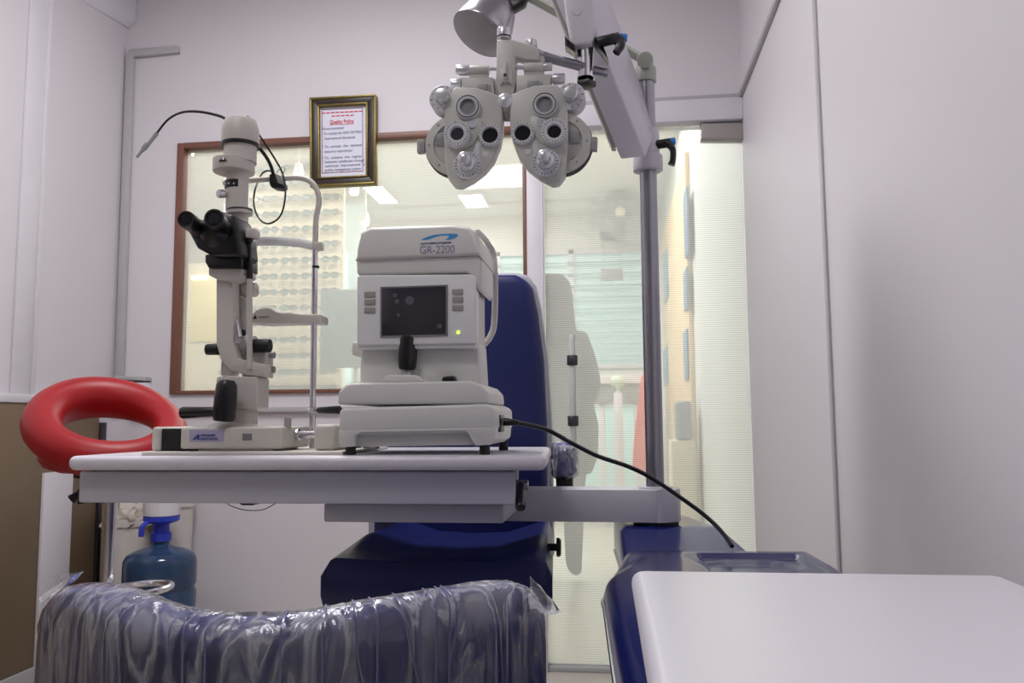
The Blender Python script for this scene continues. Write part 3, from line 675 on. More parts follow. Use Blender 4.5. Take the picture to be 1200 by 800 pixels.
# rear head-rest hoop on the patient side
b = B(); hb = AV+.20
tube(b, [P(560, 272, hb-.03), P(571, 284, hb-.02), P(579, 306, hb), P(579.5, 372, hb), P(574, 395, hb), P(558, 412, hb)], .0065, 10, 6, sec=(1.5, .75))
tube(b, [P(426, 276, hb-.03), P(440, 262, hb)+Vector((0, 0, -.02)), P(540, 262, hb)+Vector((0, 0, -.02)), P(560, 272, hb-.03)], .006, 8, 6); obj('headrest_hoop', b, IV, t)
b = B(); box(b, P(430, 400, hb).x, P(556, 400, hb).x, hb-.1, hb+.006, P(500, 420, hb).z, P(500, 404, hb).z, .006); obj('chin_rest', b, IV, t)
# lettering and swoosh
hv2 = hv+.0035
text_obj('model_lettering', 'GR-2200', 13.5*s, P(491.5, 297.3, hv2), PURPLE, t, width=42.5*s)
text_obj('name_lettering', 'AUTO REFRACTOMETER', 3.2*s, P(493, 286.4, hv2), NAVYP, t, width=38*s, weight=.0001)
b = B()
sw = [(493.5, 281), (500, 277.5), (508, 275.2), (518, 274), (529, 273.6), (535.5, 274.2), (537, 276), (533, 279), (527, 280.6), (521.5, 280.8), (525, 278.8), (526, 276.6), (523, 275.6), (516, 276), (509, 278), (503, 280.4), (498, 281.2)]
prism(b, [P(x, y, hv2) for x, y in sw], (0, .0006, 0)); obj('swoosh_emblem', b, CYANP, t)
b = B(); pprism(b, [(583, 484), (590, 484), (590, 506), (583, 506)], AV+.02, AV+.03, 0)
b.free()
b = B(); rx = max((v.co.x+AR.location.x) for v in bpy.data.objects['base'].data.vertices)
box(b, rx-.004, rx+.0015, AV+.05, AV+.10, P(585, 506, AV+.06).z, P(585, 486, AV+.06).z, .001); obj('power_socket', b, BLK, t)
# power cord
b = B(); pl0 = Vector((rx+.003, AV+.075, P(592, 494, AV+.06).z))
cyl(b, pl0, pl0+Vector((.028, 0, -.002)), .0075, .005, w=.001)
crd = [pl0+Vector((.02, 0, -.001)), P(640, 503, 1.50), P(670, 519, 1.56), P(700, 534, 1.60), P(735, 546, 1.62), P(762, 559, 1.65), P(795, 581, 1.66), P(825, 603, 1.66), P(845, 622, 1.64), P(858, 640, 1.60)]
tube(b, crd, .0042, 8, 8)
cord = setp(obj('power_cord', b, BLK), 'black power cord running from the refractometer down to the blue cabinet', 'power cord')
# ================================================================== SLIT LAMP
LV = 1.50; s = mpp(270, 400, LV)
t = thing('slit_lamp', (P(270, 525, LV).x, LV+.05, TZ), 'ivory slit lamp microscope with black eyepieces and joystick on the left of the table', 'eye examination instrument')
def pl(px, py, z=TZ): return PZ(px, py, z)
b = B(); prism(b, [Vector((P(165, 535, 1.425).x, 1.425, TZ)), Vector((P(402, 530, 1.425).x, 1.425, TZ)), Vector((P(402, 530, 1.425).x, 1.72, TZ)), Vector((P(165, 535, 1.425).x, 1.72, TZ))], (0, 0, .006), .002); obj('stage_plate', b, IVD, t)
Z0 = TZ+.006
b = B(); x0 = P(211, 510, LV-.04).x; x1 = P(330, 510, LV-.04).x
box(b, x0, x1, LV-.04, LV+.10, Z0+.004, P(250, 500, LV-.04).z, .005, 3); box(b, P(189, 510, LV).x, P(199, 510, LV).x, LV-.035, LV+.095, Z0, P(194, 500, LV-.035).z, .006, 3)
box(b, x0+.02, x1-.02, LV-.03, LV+.09, Z0, Z0+.006)
obj('base', b, IVD, t)
b = B(); box(b, P(198, 510, LV).x, x0+.004, LV-.028, LV+.085, Z0+.002, P(205, 502, LV-.03).z, .002); cyl(b, (P(238, 520, LV).x, LV-.036, Z0+.004), (P(238, 520, LV).x, LV, Z0+.004), .007); obj('dark_gap_fill', b, BLKR, t)  # black block stands in for the dark gap beside the end cap
b = B(); lathe(b, [(0, .016), (.018, .016), (.030, .010), (.052, .002), (.056, -.002), (0, -.002)], (P(275, 500, LV+.03).x, LV+.03, P(270, 500, LV-.04).z), (0, 0, 1), 32); obj('base_dome', b, IVD, t)
b = B(); bz = P(355, 509, LV+.02).z
cyl(b, (x1-.01, LV+.03, bz), (P(376, 509, LV+.03).x, LV+.03, bz), 4.3*s); cyl(b, (x1-.004, LV+.03, bz), (x1+.006, LV+.03, bz), 7*s, w=.001); obj('cross_axle', b, CHR, t)
b = B(); box(b, P(372, 510, LV).x, P(396, 510, LV).x, LV-.02, LV+.09, Z0, P(385, 497, LV-.02).z, .007, 3); obj('rail_block', b, IVD, t)
b = B(); c = P(334, 498, LV-.02); cyl(b, c+Vector((0, .012, -.008)), c+Vector((0, .012, .014)), 4.2*s, w=.001); obj('lock_knob', b, BTN, t)
# label on the base
lb0 = P(222, 503.5, LV-.0415)
b = B(); prism(b, [P(222, 503.5, LV-.0408), P(262, 503.3, LV-.0408), P(262, 517.5, LV-.0408), P(222, 517.7, LV-.0408)], (0, .001, 0)); lab = obj('maker_label', b, mat('label_lilac', '#a9a6c0', .5), t, 'lilac maker label with blue print')
b = B(); prism(b, [P(225, 515, LV-.0415), P(231.5, 509, LV-.0415), P(233.5, 509, LV-.0415), P(233.5, 515, LV-.0415), P(231, 515, LV-.0415), P(231, 512.6, LV-.0415), P(229, 515, LV-.0415)], (0, .0005, 0)); obj('triangle_emblem', b, NAVYP, lab)
text_obj('lettering', 'APPASAMY', 3.6*s, P(234.5, 511.3, LV-.0415), NAVYP, lab, width=19*s, weight=.00012)
text_obj('lettering', 'ASSOCIATES', 3.6*s, P(234.5, 515.3, LV-.0415), NAVYP, lab, width=21*s, weight=.00012)
b = B(); prism(b, [P(284, 508, LV-.0408), P(295, 508, LV-.0408), P(295, 516, LV-.0408), P(284, 516, LV-.0408)], (0, .001, 0)); obj('rating_plate', b, GREYP, t)
b = B()
cyl(b, (P(285, 495, LV+.03).x, LV+.03, P(285, 499, LV+.03).z-.01), (P(285, 495, LV+.03).x, LV+.03, P(285, 478, LV+.03).z), 16.5*s)
pprism(b, [(253, 443), (256, 441), (300, 441), (302, 444), (301, 478), (296, 480), (256, 480), (253, 477)], LV, LV+.055, .010, 4); obj('column_housing', b, IVD, t)
# joystick and side handle
jv = LV-.035
b = B(); jz = P(262, 494, jv)
lathe(b, [(0, 0), (11*s, 1*s), (12.5*s, 6*s), (12.5*s, 30*s), (11.5*s, 42*s), (8*s, 47*s), (0, 48*s)], jz, P(266, 448, jv-.004)-jz); obj('joystick', b, BLK, t)
b = B(); cyl(b, P(258, 482, jv+.03), P(212, 483.5, jv+.03), 5.5*s, 7*s, w=.004); obj('side_handle', b, BLK, t)
# microscope arm
b = B(); pprism(b, [(253, 324), (273, 322), (273, 398), (279, 420), (311, 427), (311, 441), (291, 440), (268, 433), (258, 420), (253, 402)], LV, LV+.03, .003)
pprism(b, [(244, 311), (284, 312), (285, 322), (270, 330), (256, 328), (244, 322)], LV-.01, LV+.05, .003); obj('microscope_arm', b, IVD, t)
b = B(); cyl(b, P(273, 403, LV+.03), P(300, 403, LV+.03), 9.6*s, w=.002); cyl(b, P(270, 339.5, LV+.045), P(284, 339.5, LV+.045), 8*s, w=.002); cyl(b, P(284.5, 339.5, LV+.045), P(301, 339.5, LV+.045), 8.8*s, w=.003)
lathe(b, [(0, 0), (3.5*s, 0), (3*s, .002), (0, .001)], P(301, 339.5, LV+.045), (1, 0, 0), 14)
cyl(b, P(276, 330, LV+.05), P(276, 316, LV+.05), 4*s)
pprism(b, [(277, 347), (287, 347), (290, 362), (290, 385), (285, 392), (272, 392), (271, 370)], LV+.035, LV+.06, .004, 3)
pprism(b, [(260, 395), (275, 420), (272, 440), (258, 440)], LV+.04, LV+.07, .003)
pprism(b, [(295, 412), (311, 411), (311, 442), (295, 442)], LV+.03, LV+.07, .003); pprism(b, [(283, 410), (296, 410), (296, 442), (283, 442)], LV+.04, LV+.07, .003); obj('lamp_arm_body', b, IVD, t)
for a0, a1, r_, r2_ in ((P(257, 409, LV+.02), P(242, 409.5, LV+.02), 7, 6.6), (P(297, 405, LV+.02), P(317, 405, LV+.02), 8, 8), (P(267, 368, LV+.03), P(279, 368, LV+.03), 7, 7), (P(276, 390, LV+.03), P(287, 390, LV+.03), 4, 4)):
    b = B(); cyl(b, a0, a1, r_*s, r2_*s, w=.002); obj('adjusting_knob', b, BLKR, t)
for y in (416, 433): b = B(); cyl(b, P(309, y, LV+.05), P(312, y, LV+.05), 2*s); cyl(b, P(312, y, LV+.05), P(322, y, LV+.05), 4.2*s, w=.001); obj('small_knob', b, BTN, t)
b = B(); cyl(b, P(277, 372, LV+.02), P(282, 395, LV+.0), 2.2*s); cyl(b, P(274, 384, LV+.02), P(279, 402, LV+.0), 1.8*s); obj('slit_mirror', b, CHR, t)
b = B(); rx_ = .02
cyl(b, P(292.5, 432, LV-.0), P(292.5, 325, LV-.0), 3.3*s); obj('lever_rod', b, IVD, t)
b = B(); cyl(b, P(292.5, 327, LV), P(292.5, 305, LV), 4*s, 3.6*s); cyl(b, P(292.5, 306, LV), P(292.5, 283, LV), 2.2*s); cyl(b, P(292.5, 284, LV), P(292.5, 276, LV), 4*s); obj('lever_grip', b, BLK, t)
b = B(); pbox(b, 287, 267, 299, 278, LV-.012, LV+.014, .003); obj('lever_clamp', b, IVD, t)
# binocular head
mv = LV-.02
b = B(); pprism(b, [(240, 298), (277, 296), (283, 299), (283, 314), (244, 314), (240, 307)], mv, mv+.075, .003)
prism(b, [P(220, 272, mv-.02), P(236, 258, mv-.02), P(248, 248, mv-.02), P(272, 250, mv-.02), P(279, 270, mv-.02), P(282, 300, mv-.02), P(248, 300, mv-.02), P(230, 290, mv-.02)], (0, .085, 0), .008, 3)
ell(b, P(262, 276, mv+.02), (25*s, .06, 27*s)); cyl(b, P(279, 292, mv+.02), P(290, 292, mv+.02), 11*s, w=.003); cyl(b, P(282, 318, mv+.04), P(290, 318, mv+.04), 6*s, w=.002)
head = obj('binocular_body', b, BLK, t)
def eye(px, py, r, tx_, ty_, dv):
    b = B(); e = P(px, py, mv-.075+dv); w = P(tx_, ty_, mv+.01+dv)
    lathe(b, [(0, .003), (r*.62, .003), (r*.7, 0), (r*.95, 0), (r, .003), (r, .026), (r*.86, .030), (r*.9, .04), (r*1.05, (w-e).length*.6), (r*1.2, (w-e).length), (0, (w-e).length)], e, w-e, 26); o = obj('eyepiece', b, BLK, t)
    b = B(); lathe(b, [(0, 0), (r*.6, 0), (r*.6, .002), (0, .002)], e, w-e, 20); obj('lens', b, DLENS, o)
eye(217.5, 256.5, 9.9*s, 238, 272, -.005); eye(250.5, 255.5, 11.2*s, 266, 270, .0)
# illumination tower
tv = LV+.045
def col(prof, cx0, m, name, par, cx1=None, seg=32, v=None):
    """stack of (px half-width, py) seen from the side, spun about an upright axis"""
    vv = tv if v is None else v; b = B(); ax = P(cx0, prof[0][1], vv)
    pr = [(0, 0)]+[(w*s, P(cx0, y, vv).z-ax.z) for w, y in prof]; pr.append((0, pr[-1][1]))
    lathe(b, pr, ax, (0, 0, 1), seg); return obj(name, b, m, par)
col([(22, 170), (22.6, 168), (22.3, 152), (19, 142), (18.6, 141.2), (17.2, 140.6)], 281.5, IVD, 'lamp_housing', t)
col([(19.5, 191), (19.5, 170)], 281.5, IVD, 'upper_cylinder', t)
col([(22.6, 172.5), (23, 171.5), (23, 169)], 282, BLK, 'housing_seal', t)
b = B(); dv = tv; c = P(275, 195, dv); 
cc = P(274, 204, dv); z1_ = P(274, 188, dv).z
lathe(b, [(0, 0), (20*s, 0), (24.4*s, .003), (25*s, .006), (25*s, z1_-cc.z-.001), (24.4*s, z1_-cc.z), (0, z1_-cc.z)], cc, (0, 0, 1), 36); obj('filter_disc', b, IVD, t)
b = B(); c = P(260, 188, dv-.035); lathe(b, [(0, 0), (5.5*s, 0), (4*s, .006), (0, .008)], P(262, 190, dv-.038), (0, .3, 1), 16); obj('filter_lever', b, BLK, t)
col([(13, 247), (13.2, 244), (13.2, 203)], 277.5, IVD, 'slit_column', t)
col([(13.8, 222), (13.8, 213)], 277, BLK, 'scale_dial', t)
b = B()
for k in range(4): c = P(268+k*6, 218+.3*k, tv); lathe(b, [(0, 0), (1.1*s, 0), (1.1*s, .001), (0, .001)], (c.x, tv-math.sqrt(max(0, (13.6*s)**2-((268+k*6-277)*s)**2))-.0005, c.z), (0, -1, 0), 10)
obj('dial_mark', b, DIAL, t)
b = B(); cyl(b, P(268, 228, tv-.008), P(262, 227, tv-.02), 3*s); cyl(b, P(263, 227, tv-.018), P(255.5, 227, tv-.03), 5.2*s, w=.0015); obj('slit_knob', b, KNOBM, t)
b = B(); cyl(b, P(281, 252, tv), P(281, 245, tv), 15.5*s, w=.002); obj('rotation_disc', b, IVD, t, 'ivory disc with a dark rim')
b = B(); cyl(b, P(281, 248, tv), P(281, 245.8, tv), 15.9*s); obj('disc_rim', b, GUN, t)
col([(9, 300), (9.2, 252)], 281, IVD, 'lower_column', t)
# focusing light on a flexible stalk
b = B(); tube(b, [P(268, 142, tv+.01), P(258, 136, tv+.01), P(235, 131, tv+.005), P(214, 131.5, tv), P(197, 140, tv-.01), P(183, 157, tv-.02)], [2*s, 1.9*s, 1.7*s, 1.5*s, 1.4*s, 1.4*s], 8); fl = obj('flexible_stalk', b, BLKR, t)
b = B(); cyl(b, P(184, 156, tv-.02), P(173, 170, tv-.028), 2.6*s, 2.2*s); lathe(b, [(0, 0), (3.4*s, 0), (3.4*s, .012), (2*s, .02), (1.6*s, .036), (0, .036)], P(173, 168.5, tv-.027), P(158, 187, tv-.04)-P(173, 168.5, tv-.027), 12); obj('light_tip', b, mat('clear_tip', '#9ea0a4', .2), fl)
b = B(); prism(b, [P(286, 136, tv), P(291, 135, tv), P(294, 140, tv), P(287, 142, tv)], (0, .012, 0), .001); obj('top_catch', b, BLK, t)
# cables
b = B(); tube(b, [P(303, 172, tv+.02), P(312, 184, tv+.03), P(318, 196, tv+.06), P(322, 212, tv+.1)], 2.3*s, 8); cb = obj('lamp_cable', b, BLKR, t)
b = B(); tube(b, [P(301, 154, tv+.02), P(309, 166, tv+.03), P(322, 186, tv+.06), P(331, 203, tv+.07), P(334.5, 222, tv+.06), P(332, 244, tv+.05), P(325, 257, tv+.05), P(313, 262, tv+.05), P(303, 255, tv+.06), P(297.5, 240, tv+.07), P(299, 222, tv+.09), P(306, 205, tv+.12), P(313, 200, tv+.12), P(319, 201, tv+.11)], 1.2*s, 7); obj('lamp_cable', b, BLKR, t)
# head rest frame
hv_ = LV+.13
b = B()
tube(b, [P(262, 214, hv_), P(290, 211.5, hv_), P(330, 209, hv_), P(350, 208.3, hv_), P(363, 212, hv_), P(371, 222, hv_), P(374, 236, hv_), P(370.5, 256, hv_), P(369.5, 285, hv_)], 3.6*s, 12); hr = obj('head_rest_bar', b, IVD, t)
b = B(); cyl(b, P(369.5, 284, hv_), (P(369.5, 284, hv_).x, hv_, Z0), 3.8*s); obj('head_rest_post', b, CHR, t)
b = B(); cyl(b, P(268, 284, hv_), (P(268, 284, hv_).x, hv_, Z0), 3.8*s); cyl(b, P(268, 212, hv_), P(268, 285, hv_), 3.6*s); obj('head_rest_post', b, CHR, t)
b = B(); tube(b, [P(264, 286, hv_), P(290, 283.5, hv_+.02), P(318, 282.5, hv_+.03), P(350, 284.5, hv_+.02), P(375, 290, hv_)], 6*s, 10, 6, sec=(.35, 1)); obj('forehead_band', b, IVL, t)
b = B(); pbox(b, 365, 283, 376, 292, hv_-.008, hv_+.012, .002); obj('band_clamp', b, IVD, t)
b = B(); cyl(b, P(370, 314, hv_), P(370, 311.5, hv_), 4.6*s); obj('post_ring', b, BLK, t)
b = B(); pprism(b, [(296, 379), (296, 366), (301, 362), (310, 359.5), (318, 360.5), (324, 365), (331, 366), (340, 365), (345, 366.5), (376, 368), (376, 378.5), (340, 378.5), (310, 379.5)], hv_-.012, hv_+.035, .004, 3)
pprism(b, [(262, 379), (262, 366), (297, 366), (297, 379)], hv_-.008, hv_+.03, .004); cr = obj('chin_rest', b, IVD, t)
b = B(); c = hv_-.0125; prism(b, [P(296.5, 373.5, c), P(299, 368.5, c), P(301, 373.5, c)], (0, .0005, 0)); obj('triangle_emblem', b, BLK, cr)
text_obj('lettering', 'APPASAMY', 2.8*s, P(303, 372.5, c), GREYP, cr, width=14*s, weight=.00012)
b = B(); ctr = P(333, 212, tv+.1); pprism(b, [(315, 204), (322, 202), (325, 208), (331, 213), (331, 218), (326, 220), (317, 219), (315, 214)], hv_-.02, hv_+.012, .003); obj('cable_clamp', b, BLK, t)
b = B(); pprism(b, [(322, 203), (330, 206), (332, 216), (325, 214)], hv_-.024, hv_-.01, .002); tube(b, [P(324, 203, hv_-.02), P(330, 196, hv_-.03), P(334, 197, hv_-.03), P(331, 205, hv_-.02), P(325, 209, hv_-.02)], .5*s, 5, 4); obj('clip', b, BTN, t)
b = B(); cyl(b, P(369.5, 484, hv_), P(369.5, 478, hv_), 5.5*s, w=.001); cyl(b, P(361, 480.5, hv_-.005), P(368, 480.5, hv_), 2.6*s); obj('post_collar', b, CHR, t)
b = B(); cyl(b, P(373, 480.5, hv_-.01), P(398, 480, hv_-.03), 4*s, 5.2*s, w=.002); obj('side_grip', b, BLK, t)

# ================================================================== PHOROPTER
QV = 1.58; s = mpp(597, 150, QV)
t = thing('phoropter', (P(595, 220, QV).x, QV, P(595, 222, QV).z), 'pale grey phoropter with twin lens batteries hanging from the upper arm', 'eye examination instrument')
PH = t; FW = Vector((0, -1, 0))
def cpt(x, y, d=0): return P(x, y, QV)+FW*d
def disc(name, x, y, r, d0, d1, m, par, w=.0015, seg=32):
    b = B(); c = P(x, y, QV); lathe(b, [(0, d0), (r*s, d0), (r*s, d1-w), (r*s-w, d1), (0, d1)], c, FW, seg); return obj(name, b, m, par)
def ticks(par, x, y, r0_, r1_, d, n, m=GREYP, name='scale_mark'):
    b = B()
    for k in range(n):
        a = 2*PI*k/n+.1; u = Vector((math.cos(a), 0, math.sin(a))); q = Vector((-u.z, 0, u.x)); c = cpt(x, y, d); w = .45*s*(1.5 if k % 3 == 0 else .9)
        prism(b, [c+u*r0_*s-q*w, c+u*r1_*s-q*w, c+u*r1_*s+q*w, c+u*r0_*s+q*w], (0, .0004, 0))
    return obj(name, b, m, par)
def half(sg):
    X = (lambda x: x) if sg < 0 else (lambda x: 1190.5-x)
    dy = 0 if sg < 0 else -2.5
    Y = lambda y: y+dy
    hb = B(); c = P(X(534), Y(170), QV)
    lathe(hb, [(0, -.02), (35*s, -.02), (36.5*s, -.015), (36.5*s, .002), (35.5*s, .006), (26*s, .008), (25*s, .003), (0, .003)], c, FW, 48); dr = obj('lens_drum', hb, PHO, t)
    b = B(); ring(b, c+Vector((0, .022, 0)), FW, 37.6*s, 34*s, .018, 48); obj('drum_rim', b, BLKR, dr)
    b = B(); prism(b, [cpt(X(x), Y(y), .003) for x, y in ((511, 158), (523, 156), (523, 172), (511, 171))], (0, -.004, 0), .001); obj('drum_window', b, PHOD, dr)
    b = B()
    for a in (130, 180, 232):
        u = Vector((math.cos(math.radians(a))*(1 if sg < 0 else -1), 0, math.sin(math.radians(a)))); lathe(b, [(0, 0), (1.5*s, 0), (1.3*s, .001), (0, .001)], c+u*31*s+FW*.007, FW, 10)
    obj('screw', b, PHOD, dr)
    b = B(); prism(b, [P(X(x), Y(y), QV+.01) for x, y in ((490, 165.5), (499, 165), (499, 181), (490.5, 181.5))], (0, -.014, 0), .002); o = obj('side_lug', b, BTN, t)
    b = B(); prism(b, [P(X(x), Y(y), QV-.0045) for x, y in ((492, 168), (497.5, 168), (497.5, 178), (492.5, 178))], (0, -.001, 0)); obj('lug_window', b, PHOD, o)
    # front shell
    sh = [(530, 116), (536, 108), (563, 109), (577, 114), (590, 119), (591.5, 140), (591, 158), (588, 175), (580, 194), (570, 206), (557, 216), (542, 223.5), (534, 222), (527.5, 213), (525, 198), (523.5, 170), (524, 140), (526, 122)]
    q = [P(X(x), Y(y), QV+.012) for x, y in sh]; b = B(); prism(b, q, (0, -.032, 0), .004, 3, taper=.985); obj('front_shell', b, PHO, t)
    D = .0205
    # top corner knob dial
    o = disc('power_dial', X(521), Y(119), 16.5, -.02, .018, DIAL, t); ticks(o, X(521), Y(119), 12, 15, .0185, 12)
    b = B(); c = cpt(X(521), Y(118), .018); lathe(b, [(0, 0), (9*s, 0), (8.2*s, .014), (7*s, .017), (0, .019)], c, FW, 24); obj('knob', b, KNOBM, o)
    # auxiliary aperture
    b = B(); ring(b, cpt(X(551), Y(131), D-.004), FW, 14.6*s, 9.5*s, .014); o = obj('aperture_ring', b, DIAL, t)
    b = B(); ring(b, cpt(X(551), Y(131), D+.0085), FW, 13.4*s, 12.4*s, .0025); obj('rim', b, BLK, o)
    b = B(); ring(b, cpt(X(551), Y(131), D+.009), FW, 9.6*s, 8.2*s, .003); obj('inner_ring', b, CHR, o)
    disc('lens', X(551), Y(131), 8.3, D-.002, D+.006, GLENS, o, .0003)
    # cross cylinder bracket
    b = B(); prism(b, [cpt(X(x), Y(y), D+.004) for x, y in ((540, 150), (560, 141), (568, 145), (568, 156), (556, 175), (540, 180))], (0, .012, 0), .003); obj('turret_plate', b, PHO, t)
    disc('turret_pivot', X(555.5), Y(151), 5, D, D+.008, KNOBM, t)
    o_ = B(); ring(o_, cpt(X(539.5), Y(163.5), D-.002), FW, 15.5*s, 7.8*s, .02); o = obj('cylinder_dial', o_, DIAL, t); ticks(o, X(539.5), Y(163.5), 11.5, 14, .0388, 24)
    disc('lens', X(539.5), Y(163.5), 7.9, D, D+.010, DLENS if sg > 0 else mat('dark_grey_lens', '#3a3b42', .12, coat=.3), o, .0003)
    o_ = B(); ring(o_, cpt(X(576.5), Y(163.5), D-.003), FW, 13.6*s, 9.3*s, .012); o = obj('eyepiece_ring', o_, DIAL, t); ticks(o, X(576.5), Y(163.5), 10.8, 12.8, .0298, 20)
    disc('lens', X(576.5), Y(163.5), 9.4, D-.004, D+.001, DLENS, o, .0003)
    # lower dial
    o = disc('axis_dial', X(550), Y(197.5), 16.2, D-.003, D+.006, DIAL, t); ticks(o, X(550), Y(197.5), 12, 15, D+.0064, 22)
    b = B(); prism(b, [cpt(X(x), Y(y), D+.001) for x, y in ((561, 170), (567, 172), (563, 190), (553, 190))], (0, .008, 0), .001); obj('link_bar', b, DIAL, t)
    b = B(); c = cpt(X(550), Y(196), D+.006); lathe(b, [(0, 0), (10*s, 0), (10*s, .006), (7*s, .009), (6.8*s, .02), (7.6*s, .022), (7.2*s, .034), (5*s, .037), (0, .039)], c, FW, 28); obj('knob', b, KNOBM, o)
    b = B(); prism(b, [cpt(X(x), Y(y), D+.0006) for x, y in ((567.5, 181.5), (574, 181.5), (574, 188), (567.5, 188))], (0, .002, 0), .0004); obj('counter_window', b, DIAL, t)
half(-1); half(1)
# top carriage
b = B()
pprism(b, [(540, 90), (578, 90), (580, 116), (545, 116)], QV-.004, QV+.03, .003); pprism(b, [(604, 88), (647, 86), (641, 113), (605, 115)], QV-.004, QV+.03, .003); pprism(b, [(575, 92), (608, 91), (606, 114), (578, 116)], QV+.004, QV+.03, .002)
pprism(b, [(558, 112), (590, 114), (589, 124), (560, 122)], QV+.0, QV+.02, .002); pprism(b, [(604, 114), (634, 110), (632, 121), (602, 123)], QV+.0, QV+.02, .002); obj('carriage', b, PHO, t)
for q, x in (([(559, 99), (572, 98.5), (572, 106), (559, 106.5)], 0), ([(618, 95), (633, 94), (633, 103), (618, 104)], 1)):
    b = B(); prism(b, [P(a, y, QV-.005) for a, y in q], (0, .003, 0), .0006); prism(b, [P(a, y, QV-.006) for a, y in [(q[1][0]+1, q[0][1]+1), (q[1][0]+3, q[0][1]+1), (q[1][0]+3, q[2][1]+6), (q[1][0]+1, q[2][1]+6)]], (0, .003, 0)); obj('scale_window', b, PHOD, t)
b = B(); cyl(b, P(541, 99, QV+.012), P(529, 99.5, QV+.012), 7*s, w=.002); obj('width_knob', b, KNOBM, t)
b = B(); cyl(b, P(648, 93, QV+.012), P(662, 92.5, QV+.012), 6.6*s, w=.002); obj('width_knob', b, KNOBM, t)
b = B(); cyl(b, P(549, 82.5, QV), P(573, 82.5, QV), 5.6*s, w=.001); pprism(b, [(550, 83), (572, 83), (572, 92), (550, 92)], QV-.003, QV+.01, .002); obj('level_barrel', b, PHO, t)
b = B(); cyl(b, P(614, 80, QV), P(637, 79, QV), 6.2*s, w=.001); pprism(b, [(614, 80), (637, 79), (637, 90), (614, 91)], QV-.003, QV+.01, .002); obj('level_barrel', b, PHO, t)
b = B(); cyl(b, P(550, 82.5, QV), P(535, 82.3, QV), 6.5*s, w=.0015); obj('level_knob', b, KNOBM, t)
b = B(); cyl(b, P(636, 78.6, QV), P(647, 78.2, QV), 4.8*s, w=.001); obj('level_knob', b, KNOBM, t)
b = B(); cyl(b, P(572, 81, QV), P(583, 81, QV), 2.2*s); obj('level_rod', b, CHR, t)
b = B(); cyl(b, P(603, 79, QV), P(615, 79.5, QV), 2.6*s); obj('level_rod', b, CHR, t)
b = B(); pprism(b, [(582, 46), (600, 46), (617, 50), (632, 56), (632, 71), (618, 70), (604, 66), (604, 96), (600, 118), (586, 118), (581, 96)], QV-.006, QV+.026, .004, 3); obj('yoke', b, PHO, t)
b = B(); pprism(b, [(586, 80), (600, 80), (600, 100), (597, 96), (589, 96), (586, 100)], QV-.012, QV-.005, .001); pprism(b, [(590.5, 72), (594, 72), (594, 92), (590.5, 92)], QV-.017, QV-.011, .001); obj('yoke_bracket', b, PHO, t)
b = B(); c = P(592, 88, QV-.0175); lathe(b, [(0, 0), (2*s, 0), (2*s, .001), (0, .001)], c, FW, 10); obj('bracket_hole', b, BLK, t)
b = B(); cyl(b, P(590.5, 47, QV+.01), P(590.5, 34, QV+.01), 8.7*s, w=.0015); obj('clamp_knob', b, KNOBM, t)
b = B(); cyl(b, P(623, 57, QV+.01), P(622, 48, QV+.01), 7*s, w=.001); obj('clamp_knob', b, KNOBM, t)
b = B(); cyl(b, P(590.5, 45.2, QV+.01), P(590.5, 43.5, QV+.01), 9*s); obj('clamp_groove', b, BLK, t)
b = B(); cyl(b, P(597, 139, QV+.015), P(593, 119, QV-.014), 8*s, w=.002); cyl(b, P(595.5, 133, QV+.005), P(594.8, 129, QV), 8.6*s); o = obj('vertex_barrel', b, PHO, t)
b = B(); lathe(b, [(0, 0), (8.5*s, 0), (8.7*s, .01), (6*s, .013), (0, .016)], P(592.5, 120, QV-.01), P(591, 115, QV-.03)-P(592.5, 120, QV-.01), 24); obj('barrel_knob', b, KNOBM, o)
b = B(); pprism(b, [(630, 55), (638, 60), (639, 74), (631, 72)], QV+.0, QV+.02, .003); obj('socket', b, PHO, t)

# ================================================================== STAND: pole, spring arm, spindle
t = thing('instrument_stand', (pc.x, PV, za1+.003), 'steel pole rising from the swing arm with a heavy grey spring arm', 'stand')
ax = Vector((pc.x, PV, 0))
zc1 = P(758, 78, PV).z; zc = lambda y: P(760, y, PV).z
b = B(); cyl(b, (ax.x, PV, za1+.004), (ax.x, PV, zc(92)), 10.3*mpp(760, 400, PV)); obj('pole', b, STEEL, t)
sp_ = mpp(760, 190, PV)
b = B(); cyl(b, (ax.x, PV, zc(201)), (ax.x, PV, zc(183)), 17.5*sp_, w=.003); cyl(b, (ax.x, PV, zc(184)), (ax.x, PV, zc(152)), 14*sp_, w=.005); obj('collar', b, ARM, t)
b = B(); kv = PV-.0
cyl(b, (ax.x+.015, PV-.01, zc(172)), (ax.x+.05, PV-.015, zc(171)), .010, w=.002)
lv0 = Vector((ax.x+.040, PV-.015, zc(171))); tube(b, [lv0+Vector((-.004, 0, .002)), lv0+Vector((.004, -.004, -.004)), lv0+Vector((.013, -.008, -.018)), lv0+Vector((.013, -.008, -.04)), lv0+Vector((.009, -.008, -.052))], [.008, .0085, .007, .0065, .008], 10); cl = obj('clamp_lever', b, BLK, t)
b = B(); cyl(b, lv0+Vector((.008, 0, .002)), lv0+Vector((.020, 0, .003)), .008, w=.002); obj('lever_button', b, SKB, cl, 'blue push button')
